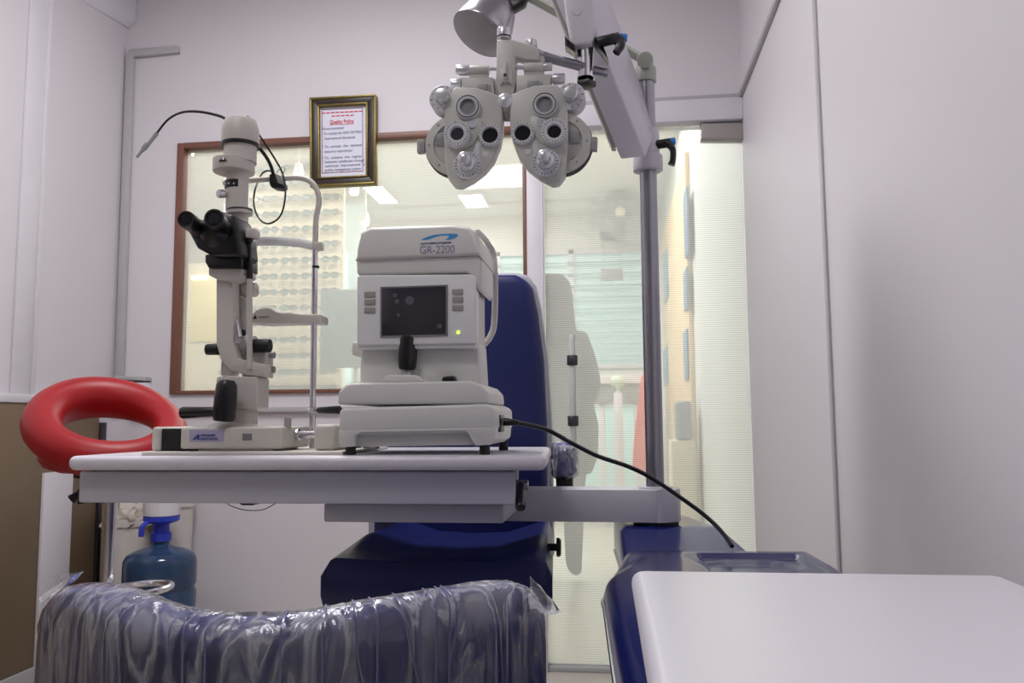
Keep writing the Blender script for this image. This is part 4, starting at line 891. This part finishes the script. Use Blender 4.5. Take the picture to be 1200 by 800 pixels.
# spring arm: box beam from the collar up-left and towards the viewer
def q(x, y, v): return P(x, y, v)
AVN, AVF = 1.60, 1.76
b = B()
F0 = [(727, 187), (757, 184), (700, -30), (640, -30)]
far = [q(727.5, 187.5, AVF-.02), q(757, 184, AVF-.02), q(771, 156, AVF+.01)]
t_ = bmesh.new()
A4 = [q(727, 187, 1.735), q(757, 184, 1.735), q(770, 152, 1.80), q(742, 150, 1.80)]
B4 = [q(638, -30, 1.64), q(672, -30, 1.64), q(705, -30, 1.74), q(672, -30, 1.74)]
va_ = [t_.verts.new(p) for p in A4]; vb4 = [t_.verts.new(p) for p in B4]
t_.faces.new(va_); t_.faces.new(vb4[::-1])
for k in range(4): t_.faces.new((va_[k], va_[(k+1) % 4], vb4[(k+1) % 4], vb4[k]))
bmesh.ops.recalc_face_normals(t_, faces=t_.faces); bev(t_, .004); merge(b, t_); obj('spring_arm', b, ARM, t)
b = B(); prism(b, [q(717, 172, 1.745), q(722, 172, 1.745), q(640, -30, 1.65), q(635, -30, 1.65)], (.0, .03, 0), .001); obj('arm_cover_edge', b, BTN, t)
# head block with spindle
HBV = QV-.01
b = B(); pprism(b, [(658, -30), (695, -30), (696, 10), (697, 44), (694, 51), (672, 52), (668, 44), (662, 10)], HBV, HBV+.05, .006, 3)
c = P(676, 13, HBV); lathe(b, [(0, 0), (6*s, 0), (5.4*s, .002), (0, .003)], c, FW, 24); obj('head_block', b, ARM, t)
spx = P(686, 70, HBV+.028)
b = B(); cyl(b, (spx.x, spx.y, P(686, 92, HBV+.028).z), (spx.x, spx.y, P(686, 50, HBV+.028).z), 9.6*s); lathe(b, [(0, 0), (10.5*s, 0), (10.5*s, .003), (0, .003)], (spx.x, spx.y, P(686, 92, HBV+.028).z), (0, 0, 1)); obj('spindle', b, CHR, t)
b = B(); cyl(b, P(635, 66, QV+.01), P(686, 79, HBV+.02), 5.8*s); cyl(b, P(690, 81, HBV+.03), P(712, 86, HBV+.04), 5.2*s, w=.001); cyl(b, P(633, 65.5, QV+.01), P(641, 67.5, QV+.01), 6.2*s); obj('support_tube', b, STEEL, t)
b = B(); zz0 = P(687, 99, HBV+.028).z; cyl(b, (spx.x, spx.y, P(686, 93, HBV+.028).z), (spx.x, spx.y, zz0), .006)
pts = []
for k in range(10):
    a = 2*PI*k/10; rr_ = (12.5 if k % 2 == 0 else 9)*s; pts.append(Vector((spx.x+rr_*math.cos(a), spx.y+rr_*math.sin(a), P(686, 102.5, HBV+.028).z)))
prism(b, pts, (0, 0, 7*s), .002); obj('star_knob', b, BLK, t)
b = B(); v_ = HBV+.004; O = [(662, 42), (672, 52), (675, 62), (662, 53)]; I = [(664.5, 46.5), (669.5, 51.5), (670.5, 55), (665, 51)]
for k in range(4): pprism(b, [O[k], O[(k+1) % 4], I[(k+1) % 4], I[k]], v_, v_+.03, 0)
obj('slotted_bracket', b, GUN, t); b = B(); O = [(695, 41), (706, 51), (713, 70), (697, 50)]; I = [(698, 46), (703, 51), (706, 57), (699, 49)]
for k in range(4): pprism(b, [O[k], O[(k+1) % 4], I[(k+1) % 4], I[k]], v_, v_+.03, 0)
obj('slotted_bracket', b, GUN, t)
b = B(); cyl(b, P(700, 50, v_), P(726, 44, v_), 6.3*s, w=.002); tube(b, [P(716, 45, v_-.004), P(725, 47, v_-.008), P(727, 53, v_-.012), P(724, 59, v_-.014), P(722, 62, v_-.015)], [6*s, 6.6*s, 5.6*s, 4.8*s, 4.6*s], 10); cl = obj('clamp_lever', b, BLK, t)
b = B(); cyl(b, P(725, 44, v_-.002), P(735, 44.5, v_-.002), 4.6*s, w=.001); obj('lever_button', b, SKB, cl, 'blue push button')

# ================================================================== EXAMINATION LAMP
LMV = 1.72; s = mpp(570, 25, LMV)
t = thing('examination_lamp', (ax.x, PV, zc(97)), 'brushed steel lamp on a grey jointed arm above the phoropter', 'lamp')
gm = mat('lamp_grey', '#a9aca2', .4)
b = B(); cyl(b, (ax.x, PV, zc(97)), (ax.x, PV, zc(80)), 12.5*sp_, w=.002); cyl(b, (ax.x, PV, zc(81)), (ax.x, PV, zc(68)), 9.5*sp_, w=.002); obj('pole_cap', b, gm, t)
b = B(); cyl(b, P(756, 70, PV-.04), P(756, 70, PV+.03), 9.5*sp_, w=.004); ell(b, P(756, 70, PV-.01), (.018, .018, .018)); obj('joint', b, gm, t)
b = B(); jp = P(752, 69, PV)
tube(b, [jp, P(733, 58, PV), P(661, 19, LMV+.03), P(612, -8, LMV+.02)], .0095, 4, smooth=False, sec=(1.1, 1.1)); tube(b, [P(612, -8, LMV+.02), P(600, -14, LMV+.01)], .012, 8, smooth=False); obj('jointed_arm', b, gm, t, smooth=False)
b = B(); o = P(600, -3, LMV+.005)
rc = P(562, 40, LMV-.01); up_ = (Vector((.42, .30, .85))).normalized()
L_ = 55*s; shp = [(34.5*s, 0), (35*s, .002), (34*s, 10*s), (31.5*s, 24*s), (26*s, 40*s), (18*s, 52*s), (12*s, 57*s)]
outer = shp; inner = [(r_-.002, h) for r_, h in shp]
shell_ = outer+[(0, 57.5*s)]
lathe(b, [(shp[0][0]-.0015, 0)]+shell_, rc, up_, 48)
fl_ = [f for f in b.faces if len(f.verts) > 20]; bmesh.ops.delete(b, geom=fl_, context='FACES')
sh_ = obj('lamp_shade', b, mat('spun_aluminium', '#b4b2b8', .28, metal=1, bump=.05, bscale=300), t)
b = B(); lathe(b, [(shp[0][0]-.001, .0005)]+[(r_-.0025, h) for r_, h in shp[1:]]+[(0, 56*s)], rc, up_, 48)
fl_ = [f for f in b.faces if len(f.verts) > 20]; bmesh.ops.delete(b, geom=fl_, context='FACES'); obj('reflector', b, mat('reflector_grey', '#e2dfe2', .35), sh_)
b = B(); top = rc+up_*57*s; cyl(b, top-up_*.004, top+up_*.03, 11*s, w=.002); cyl(b, top+up_*.02, P(603, -8, LMV+.015), .008); 
pprism(b, [(596, 0), (618, -6), (615, 4), (600, 12), (596, 9)], LMV, LMV+.025, .003); obj('lamp_socket', b, BLK, t)
b = B(); ell(b, rc+up_*.065, (.018, .018, .022)); obj('bulb', b, mat('bulb_glass', '#b9b6b2', .1, coat=.5), t)
# ================================================================== BLUE CABINET
ULc, URc = -.012, .345
ZCAB = .70; vf, vm, vr = .55, 1.58, 1.98
t = thing('equipment_cabinet', (pc.x, PV, 0), 'glossy dark blue moulded cabinet with steel side at the lower right', 'cabinet')
b = B(); prism(b, [Vector((x_, vf+.05, z_)) for x_, z_ in ((ULc-.008, ZCAB-.056), (URc-.01, ZCAB-.056), (URc-.03, .03), (.02, .03), (.0, .4))], (0, vm-.08-vf, 0), .004); prism(b, [Vector((x_, vm-.035, z_)) for x_, z_ in ((.006, ZCAB-.056), (.16, ZCAB-.056), (.15, .03), (.03, .03), (.012, .4))], (0, vr-vm-.0, 0), .004); obj('body', b, STEEL, t, 'brushed steel cabinet side')
b = B()
# moulded top: a grid skin with a raised front hump, a groove and a lower rear deck
def top_h(u, v):
    h = ZCAB
    e = min(u-ULc, URc-u)
    if v > vm+.02: h = ZCAB-.008+.030*min(1, (v-vm-.02)/.15)
    elif v > vm-.0: h = ZCAB-.008+.008*(1-(v-vm)/.02)
    # recessed panel on the right
    if .125 < u < URc-.035 and v < vm-.03:
        dd_ = min(u-.125, URc-.035-u, vm-.03-v); h -= min(.008, dd_*.8)
        rr_ = math.hypot((u-.21)/.075, (v-1.46)/.05)
        if rr_ < 1.15: h -= .005*min(1, max(0, (1.15-rr_)/.15))
    # fan-shaped groove running towards the left corner
    g = abs((u-.115)-(vm-.06-v)*.25)
    if v < vm-.05 and g < .012: h -= .004*(1-g/.012)
    return h
def edge_u(v):   # left outline steps out at the shoulder
    if v > vm-.04: return .0
    if v > vm-.16: return -.0+(ULc-.030)*min(1, ((vm-.04)-v)/.12)
    return ULc-.030
NU, NV = 70, 120; tb = bmesh.new(); g = []
for j in range(NV+1):
    v = vf+(vr-vf)*j/NV; row = []; ul = edge_u(v)
    for i in range(NU+1):
        f = i/NU; ur_ = URc if v < vm-.0 else max(.17, .25-(v-vm)*.2) if v > vm+.02 else URc-(URc-.246)*(v-vm)/.02
        u = ul+(ur_-ul)*f; z = top_h(u, v); e = min(u-ul, ur_-u, vr-v, v-vf)
        if e < .022: z -= .022-math.sqrt(max(0, .022**2-(.022-e)**2))
        # left flank of the front tray dips outwards
        if v < vm-.05 and u-ul < .05: z -= (.05-(u-ul))*.55*min(1, (vm-.05-v)/.1)
        row.append(tb.verts.new((u, v, z)))
    g.append(row)
for j in range(NV):
    for i in range(NU): tb.faces.new((g[j][i], g[j][i+1], g[j+1][i+1], g[j+1][i]))
rim = [g[0][i] for i in range(NU+1)]+[g[j][NU] for j in range(1, NV+1)]+[g[NV][i] for i in range(NU-1, -1, -1)]+[g[j][0] for j in range(NV-1, 0, -1)]
low = [tb.verts.new((p.co.x, p.co.y, ZCAB-.056)) for p in rim]
for k in range(len(rim)): q_ = (k+1) % len(rim); tb.faces.new((rim[q_], rim[k], low[k], low[q_]))
tb.faces.new(low); bmesh.ops.recalc_face_normals(tb, faces=tb.faces); merge(b, tb); obj('moulded_top', b, BLUEG, t)
b = B()
pts = [Vector((edge_u(v)-.001, v, ZCAB-.057)) for v in (vf, .8, 1.1, 1.35, vm-.16, vm-.1, vm-.04, vr-.02)]
tube(b, pts, .003, 6, 2); obj('steel_edge', b, CHR, t, 'thin chrome edge strip')
b = B(); box(b, ULc+.04, URc-.03, vf+.06, vm-.06, 0, .031, .004); obj('plinth', b, BLKR, t)
b = B(); cyl(b, (pc.x, PV, ZCAB-.02), (pc.x, PV, za0-.0005), .045, .048); obj('pivot', b, BLKR, t)
t.rotation_euler.z = .045
# ================================================================== WHITE SIDE TABLE
ZW = .76
a0 = PZ(736, 676, ZW); a1 = PZ(1166, 669, ZW)
wxa, wxb, wvb = PZ(752, 672, ZW).x-.012, UR-.075, PZ(900, 669, ZW).y
t = thing('side_table', (wxa, wvb, 0), 'plain white side table top in the lower right foreground', 'table')
b = B(); prism(b, rr(wxa, wxb, .12, wvb, .018, ZW-.028), (0, 0, .028), .012, 4); obj('tabletop', b, TBL, t)
b = B(); box(b, wxa+.05, wxb-.05, .16, vf-.02, ZW-.09, ZW-.028, .004); obj('apron', b, TBLF, t)
for x in (wxa+.07, wxb-.09):
    for y in (.2, vf-.05): b = B(); cyl(b, (x, y, 0), (x, y, ZW-.09), .016, w=.003); obj('leg', b, CHR, t)
for x in (wxa+.09, wxb-.09): b = B(); box(b, x-.015, x+.015, .75, .79, ZCAB-.008, ZW-.028, .003); obj('support_block', b, BLKR, t)

t.rotation_euler.z = .012
# ================================================================== EXAMINATION CHAIR
EVb = 2.10
t = thing('examination_chair', (P(540, 600, 2.0).x, 1.95, 0), 'dark blue vinyl examination chair with tall backrest behind the table', 'chair')
ub = lambda px: P(px, 500, EVb).x
b = B(); pprism(b, [(455, 352), (458, 335), (468, 323), (482, 320), (602, 320), (616, 324), (624, 337), (630, 365), (637, 420), (641, 500), (642, 655), (435, 655), (437, 500), (444, 420)], EVb, EVb+.10, .026, 5); obj('backrest', b, VIN, t)
b = B(); pprism(b, [(455, 352), (458, 333), (466, 322), (482, 318.5), (604, 318.5), (619, 322), (628, 335), (634, 362), (642, 420), (647, 500), (649, 655), (430, 655), (432, 500), (440, 420)], EVb+.085, EVb+.13, .012, 3); obj('back_shell', b, mat('chair_shell', '#b9b9c4', .35), t, 'pale grey back shell')
# seat : saddle surface
SF, SB = 1.63, 2.11
sx0 = P(376, 665, SF).x; sx1 = P(647, 665, SF).x; szt = P(500, 657, SF).z; szb = P(500, 713, SF).z
tb = bmesh.new(); NU, NV = 40, 24; G = []
cx_ = (sx0+sx1)/2; hw = (sx1-sx0)/2
for j in range(NV+1):
    fv_ = j/NV; v = SF+(SB-SF)*fv_; row = []
    for i in range(NU+1):
        f = i/NU*2-1; z = szt+.002+.030*max(0, abs(f)-.45)/.55*min(1, fv_*2.2+.0)-.010*(1-abs(f))*min(1, fv_*3)
        x = cx_+f*hw*(1-.15*fv_)-.0*fv_; yy = v
        e = min((1-abs(f))*hw, (v-SF), (SB-v)+.03); r_ = .035
        if e < r_: z -= (r_-math.sqrt(max(0, r_*r_-(r_-e)**2)))
        row.append(tb.verts.new((x, yy-.012*(1-f*f)*(1-fv_), z)))
    G.append(row)
for j in range(NV):
    for i in range(NU): tb.faces.new((G[j][i], G[j][i+1], G[j+1][i+1], G[j+1][i]))
rim = [G[0][i] for i in range(NU+1)]+[G[j][NU] for j in range(1, NV+1)]+[G[NV][i] for i in range(NU-1, -1, -1)]+[G[j][0] for j in range(NV-1, 0, -1)]
lows = []
for k, zz in enumerate((.02, .0)):
    ins = .0 if k == 0 else .004
    lows.append([tb.verts.new((p.co.x-math.copysign(ins, p.co.x-cx_), p.co.y+(ins if p.co.y < (SF+SB)/2 else -ins), szb+zz)) for p in rim])
prev = rim
for L in lows:
    for k in range(len(rim)): q_ = (k+1) % len(rim); tb.faces.new((prev[q_], prev[k], L[k], L[q_]))
    prev = L
tb.faces.new(prev); bmesh.ops.recalc_face_normals(tb, faces=tb.faces); b = B(); merge(b, tb); obj('seat', b, VIN, t)
b = B(); box(b, cx_-.17, cx_+.17, SF+.06, SB+.05, szb-.05, szb+.002, .008); obj('seat_frame', b, BLK, t)
b = B(); cyl(b, (cx_, 1.9, .06), (cx_, 1.9, szb-.04), .065, .055); cyl(b, (cx_, 1.9, .05), (cx_, 1.9, .22), .09, .075, w=.01); obj('column', b, ARM, t)
b = B(); prism(b, rr(cx_-.27, cx_+.27, 1.62, 2.2, .12, 0), (0, 0, .055), .02, 3); obj('base', b, ARM, t)
b = B(); box(b, cx_-.04, cx_+.04, EVb+.10, EVb+.14, szb-.06, szb+.3, .01); obj('back_support', b, BLK, t)
for sx, lb in ((1, 'armrest with a clear wrap over its blue end'), (-1, None)):
    ax_ = P(661, 540, 1.92).x if sx > 0 else P(424, 540, 1.92).x; w_ = .0255; zt = P(661, 519, 1.9).z
    b = B(); box(b, ax_-w_, ax_+w_, 1.90, 2.02, P(661, 559, 1.9).z, zt, .016, 4); ar = obj('armrest', b, VIND, t, lb)
    b = B(); box(b, ax_-.019, ax_+.019, 1.915, 1.96, P(661, 611, 1.9).z, P(661, 556, 1.9).z, .003); box(b, min(ax_, ax_-sx*.05), max(ax_, ax_-sx*.05), 1.93, 1.96, P(661, 611, 1.9).z, P(661, 606, 1.9).z, .002); box(b, ax_-.015, ax_+.015, 1.95, EVb+.11, P(661, 600, 1.9).z, P(661, 585, 1.9).z, .003); obj('armrest_post', b, BLK, ar)
    tb = bmesh.new(); random.seed(4)
    bmesh.ops.create_uvsphere(tb, u_segments=28, v_segments=18, radius=1)
    for v_2 in tb.verts:
        c_ = v_2.co; m_ = max(abs(c_.x), abs(c_.y), abs(c_.z)); k_ = (c_/m_)*.55+c_*.45; n_ = 1+random.uniform(-.05, .09)
        v_2.co = Vector((ax_+k_.x*(w_+.006)*n_, 1.96+k_.y*.074*n_, (zt+P(661, 562, 1.9).z)/2+k_.z*.043*n_))
    b = B(); merge(b, tb); obj('plastic_wrap', b, FILM, ar)
b = B(); c = P(652.5, 641, 1.80); cyl(b, c+Vector((-.03, 0, 0)), c+Vector((.002, 0, 0)), .008); lathe(b, [(0, 0), (.02, 0), (.02, .006), (.016, .009), (0, .009)], c, (1, 0, 0), 20); obj('side_knob', b, BLK, t)

# ================================================================== FOREGROUND CHAIR (back towards the camera, wrapped in film)
ctl = [(44, 703, .86), (58, 693, .805), (90, 693, .76), (125, 703, .722), (170, 720, .695), (230, 730, .685), (300, 731, .682), (350, 728, .688), (410, 719, .70), (470, 709, .722), (530, 699, .75), (590, 690, .785), (625, 690, .81), (644, 697, .835)]
fc_ = [P(a, y, v) for a, y, v in ctl]
t = thing('wrapped_chair', (P(345, 700, .9).x, .95, 0), 'curved dark blue chair back wrapped in clear plastic in the foreground', 'chair')
sp2 = spline(fc_, 8); N = len(sp2)
def shell(th, dz, rn, zb, jit=0, out=0, seed=1):
    random.seed(seed); tb = bmesh.new(); G = []
    for i, p in enumerate(sp2):
        d = (sp2[min(i+1, N-1)]-sp2[max(i-1, 0)]); d.z = 0; d.normalize(); n = Vector((d.y, -d.x, 0))   # towards the camera
        row = []
        prof = [(out, zb-p.z), (out, -.30), (out, -.22), (out, -.15), (out, -.09), (out, -.05)]
        r_ = th/2
        for k in range(9):
            a = PI*k/8; prof.append((-r_+(r_+out)*math.cos(a), -.03+(.03+out)*math.sin(a)))
        prof += [(-th-out, -.05), (-th-out, -.12), (-th-out, -.25), (-th-out, zb-p.z)]
        e = min(i, N-1-i)/6.0; fe = math.sqrt(max(0.02, 1-(1-min(1, e))**2))
        for k, (o_, z_) in enumerate(prof):
            o2 = -th/2+(o_+th/2)*fe; jj = jit*random.uniform(-1, 1)
            row.append(tb.verts.new(p+n*(o2+jj+jit*1.4*math.sin(i*1.9+k*.4)*math.sin(i*.53))+Vector((0, 0, max(z_, zb-p.z)+jj*.7*(k > 2)))))
        G.append(row)
    for i in range(N-1):
        for k in range(len(G[0])-1): tb.faces.new((G[i][k], G[i+1][k], G[i+1][k+1], G[i][k+1]))
    for r_ in (G[0], G[-1]): tb.faces.new(r_)
    tb.faces.new([G[i][0] for i in range(N)]+[G[i][-1] for i in range(N-1, -1, -1)])
    bmesh.ops.recalc_face_normals(tb, faces=tb.faces); return tb
b = B(); merge(b, shell(.055, 0, 0, .42)); obj('backrest', b, VIND, t)
tb = shell(.055, 0, 0, .43, .0011, .004, 5); b = B(); merge(b, tb); fw_ = obj('plastic_wrap', b, FILM, t)
# loose twisted tails of film at both ends
def tail(pts, w, seed):
    random.seed(seed); tb = bmesh.new(); rows = []
    for i, p in enumerate(pts):
        f = i/(len(pts)-1); ww = w*(1-f)**.7+.001; row = []
        for k in range(7):
            a = (k/6-.5)*2; row.append(tb.verts.new(Vector(p)+Vector((random.uniform(-.002, .002), .012*math.sin(a*3+i), a*ww))))
        rows.append(row)
    for i in range(len(rows)-1):
        for k in range(6): tb.faces.new((rows[i][k], rows[i+1][k], rows[i+1][k+1], rows[i][k+1]))
    bmesh.ops.solidify(tb, geom=tb.faces[:], thickness=.0006); b = B(); merge(b, tb); obj('wrap_tail', b, FILM, fw_)
tail([P(620, 697, .80), P(632, 698, .80), P(645, 706, .80), P(655, 717, .80)], .017, 1)
tail([P(55, 694, .79), P(68, 686, .785), P(80, 679, .785), P(91, 671, .785)], .012, 2)
# tape-like bands of film round the back
random.seed(12)
b = B()
for a, la, lean in ((100, 3, -10), (150, 2, 6), (205, 4, -8), (222, 2, 12), (250, 2, -4), (330, 2, 5), (415, 3, 38), (440, 2, -14), (470, 3, 44), (505, 2, 10), (520, 3, 4), (528, 2, -20), (380, 2, -12), (130, 2, 12)):
    i = min(range(N), key=lambda q: abs((sp2[q]-CAM).dot(RT)/(sp2[q]-CAM).dot(fwd)*F+600-a)); p = sp2[i]
    m_ = mpp(a, 730, p.y); d = (sp2[min(i+1, N-1)]-sp2[max(i-1, 0)]); d.z = 0; d.normalize(); n = Vector((d.y, -d.x, 0))
    pts = []
    for k in range(8):
        z_ = -.004-.026*k; ii = min(max(0, i+int(lean*k/7/5.5*1.0)), N-1); pp_ = sp2[ii]
        pts.append(Vector((pp_.x, pp_.y, p.z))+n*(.0075)+Vector((0, 0, z_)))
    pts = [Vector((p.x, p.y, p.z+.006))-n*.025, Vector((p.x, p.y, p.z+.004))-n*.008]+pts
    tube(b, pts, .0006, 5, 3, sec=(1.8, .4))
obj('film_crease', b, mat('film_crease', '#6d6f92', .25, spec=.8), fw_)
# seat, post and base of that chair (beyond and below the back)
b = B(); cxx = P(345, 700, .8).x; prism(b, rr(cxx-.21, cxx+.21, .86, 1.22, .09, .42), (0, 0, .075), .025, 4); obj('seat', b, VIND, t)
b = B(); cyl(b, (cxx, 1.02, .06), (cxx, 1.02, .42), .028); obj('post', b, CHR, t)
for k in range(5):
    a = 2*PI*k/5+.3; b = B(); e_ = Vector((cxx+.26*math.cos(a), 1.02+.26*math.sin(a), .065)); tube(b, [(cxx, 1.02, .1), e_], [.02, .012], 8, 2, smooth=False); lg = obj('leg', b, CHR, t)
    b = B(); cyl(b, e_+Vector((-.012, 0, -.037)), e_+Vector((.012, 0, -.037)), .027, w=.004); cyl(b, e_+Vector((0, 0, -.02)), e_, .006); obj('caster', b, BLKR, lg)
b = B(); box(b, cxx-.03, cxx+.03, .80, 1.0, .405, .425, .004); box(b, cxx-.03, cxx+.03, .73, .82, .40, .50, .006); obj('back_bracket', b, BLK, t)

# ================================================================== RED STOOL
SVx = 2.08; sc_ = Vector((P(126, 520, SVx).x, SVx, 0)); R_ = .150
t = thing('bar_stool', (sc_.x, sc_.y, 0), 'red leatherette bar stool with a loop back and chrome post', 'stool')
def rpos(a, R=R_, extra=0):
    du, dv = R*math.cos(a), R*math.sin(a)
    h = .932+(-du*.36+dv*.42)
    return Vector((sc_.x+du*1.06, sc_.y+dv, h+extra))
n_ = 28; rad = [.043+.013*max(0, math.cos(2*PI*k/n_-math.radians(150))) for k in range(n_)]
b = B(); tube(b, [rpos(2*PI*k/n_) for k in range(n_)], rad, 16, 3, closed=True, sec=(1.0, 1.12)); obj('loop_back', b, RED, t)
b = B(); cs = Vector((sc_.x+.02, sc_.y-.0, 0)); lathe(b, [(0, .812), (.13, .815), (.165, .828), (.180, .850), (.170, .872), (.12, .886), (0, .890)], (cs.x, cs.y, 0), (0, 0, 1), 40); obj('seat', b, RED, t)
sp0_ = P(127, 640, SVx); sc2 = Vector((sp0_.x, SVx, 0))
b = B(); cyl(b, (sc2.x, SVx, .03), (sc2.x, SVx, .50), .026, w=.002); cyl(b, (sc2.x, SVx, .50), (sc2.x, SVx, .79), .018); obj('post', b, CHR, t)
b = B(); lathe(b, [(0, .78), (.09, .80), (.09, .815), (0, .815)], (sc2.x, SVx, 0), (0, 0, 1)); obj('seat_plate', b, BLK, t)
b = B(); tube(b, [(sc2.x, SVx, .785), P(95, 578, SVx-.05), P(84, 585, SVx-.06)], [.006, .008, .014], 8, 4); obj('height_lever', b, BLK, t)
b = B(); lathe(b, [(0, 0), (.2, 0), (.2, .006), (.14, .016), (.04, .034), (0, .036)], (sc2.x, SVx, 0), (0, 0, 1), 40); obj('base', b, CHR, t)
fz = P(125, 694, SVx).z; b = B(); fz2 = P(195, 680, SVx).z
c0_ = Vector((sc2.x+.075, SVx-.01, fz+.008)); fr_pts = []
for k in range(14):
    a = math.radians(205)-k*math.radians(285)/13 if False else None
hoop = [P(116, 694, SVx-.03), P(130, 698, SVx-.09), P(160, 694, SVx-.13), P(185, 688, SVx-.10), P(197, 681, SVx-.02), P(190, 677, SVx+.07), P(170, 676.5, SVx+.11), P(148, 680, SVx+.09), P(122, 689, SVx+.03)]
hz = fz
hoop = [Vector((p.x, p.y, hz+(p.z-hz)*.35)) for p in hoop]
hoop = [Vector((sc2.x+.068+.098*math.cos(2*PI*k/16), SVx+.10*math.sin(2*PI*k/16), hz+.07*(.098*math.cos(2*PI*k/16)+.09))) for k in range(16)]
tube(b, hoop, .0085, 10, 4, closed=True); obj('foot_ring', b, CHR, t)
b = B(); cyl(b, (sc2.x, SVx, hz-.02), (sc2.x, SVx, hz+.02), .031, w=.003); obj('ring_clamp', b, CHR, t)

# ================================================================== WATER BOTTLE AND BINS
WV = 2.90; wc = P(187, 680, WV); Rb = .127
t = thing('water_bottle', (wc.x, WV, 0), 'large translucent blue water bottle on the floor in the left corner', 'bottle')
zs = P(187, 645, WV).z; 
m = mat('bottle_blue', (.05, .11, .24), .12, var=.1); m.node_tree.nodes['Principled BSDF'].inputs['Transmission Weight'].default_value = .45
prof = [(0, .004), (Rb*.9, .0), (Rb, .02)]
zz = .03
for k in range(4):
    prof += [(Rb, zz), (Rb, zz+.045), (Rb-.006, zz+.055), (Rb-.006, zz+.062), (Rb, zz+.072)]; zz += .085
prof += [(Rb, zs-.05), (Rb-.002, zs-.03), (Rb-.012, zs-.012), (Rb-.035, zs+.0), (Rb*.5, zs+.010), (Rb*.32, zs+.016), (.030, zs+.025), (.028, zs+.075), (0, zs+.075)]
b = B(); lathe(b, prof, (wc.x, WV, 0), (0, 0, 1), 40); obj('bottle_body', b, m, t)
bl = mat('pump_blue', (.03, .05, .50), .3)
b = B(); lathe(b, [(0, 0), (.036, 0), (.038, .028), (.03, .034), (.028, .06), (.055, .068), (.063, .074), (.063, .090), (0, .090)], (wc.x, WV, zs+.036), (0, 0, 1), 30); tube(b, [(wc.x-.02, WV-.05, zs+.11), (wc.x-.03, WV-.075, zs+.095), (wc.x-.03, WV-.08, zs+.06)], .009, 8, 5); obj('pump_collar', b, bl, t)
b = B(); lathe(b, [(0, 0), (.058, 0), (.063, .004), (.065, .05), (.066, .11), (.05, .13), (0, .135)], (wc.x, WV, zs+.126), (0, 0, 1), 30); obj('pump_head', b, HEAD, t)
bx_ = Vector((P(213, 620, 3.06).x, 3.10, 0)); 
def bucket(name, c, r0_, r1_, h, m, label, cat, z0=0):
    b = B(); lathe(b, [(0, z0), (r0_, z0), (r1_, z0+h-.03), (r1_+.006, z0+h-.03), (r1_+.007, z0+h), (r1_-.003, z0+h), (r1_-.006, z0+h-.03), (r0_-.004, z0+.006), (0, z0+.006)], c, (0, 0, 1), 36); return setp(obj(name, b, m), label, cat)
wb = mat('white_pail_plastic', '#d6d0ca', .35)
# narrow shelf-high pails stand behind the bottle
bucket('white_bucket', (P(204, 620, 3.13).x+.0, 3.13, 0), .05, .072, P(208, 590, 3.12).z+.02, wb, 'tall white plastic bucket behind the blue water bottle on its right', 'bucket')
bn = bucket('waste_bin', (P(150, 620, 3.11).x, 3.11, 0), .07, .085, P(152, 606, 3.1).z, wb, 'white bin with a crumpled bag beside the chrome stool post', 'bin')
random.seed(3); tb = bmesh.new(); cb_ = Vector((P(150, 600, 3.1).x, 3.11, P(152, 606, 3.1).z-.03)); bmesh.ops.create_icosphere(tb, subdivisions=4, radius=1)
from mathutils import noise
for v_ in tb.verts:
    n_ = noise.noise(v_.co*2.2)*.35+abs(noise.noise(v_.co*5))*.25; v_.co = cb_+Vector((v_.co.x*.088, v_.co.y*.082, max(-.05, v_.co.z*.062)))*(1+n_)+Vector((0, 0, .02))
b = B(); merge(b, tb); obj('bin_bag', b, mat('bag_white', '#c6bdb4', .45, bump=.3, bscale=50), bn)

# ================================================================== RENDER LOOK
vs = SC.view_settings; vs.view_transform = 'Standard'; vs.look = 'None'; vs.gamma = 1; vs.use_curve_mapping = False; vs.exposure = -.46
w = bpy.data.worlds.new('world'); SC.world = w; w.use_nodes = True
w.node_tree.nodes['Background'].inputs[0].default_value = (.8, .9, 1, 1); w.node_tree.nodes['Background'].inputs[1].default_value = .5
SC.cycles.transparent_max_bounces = 16
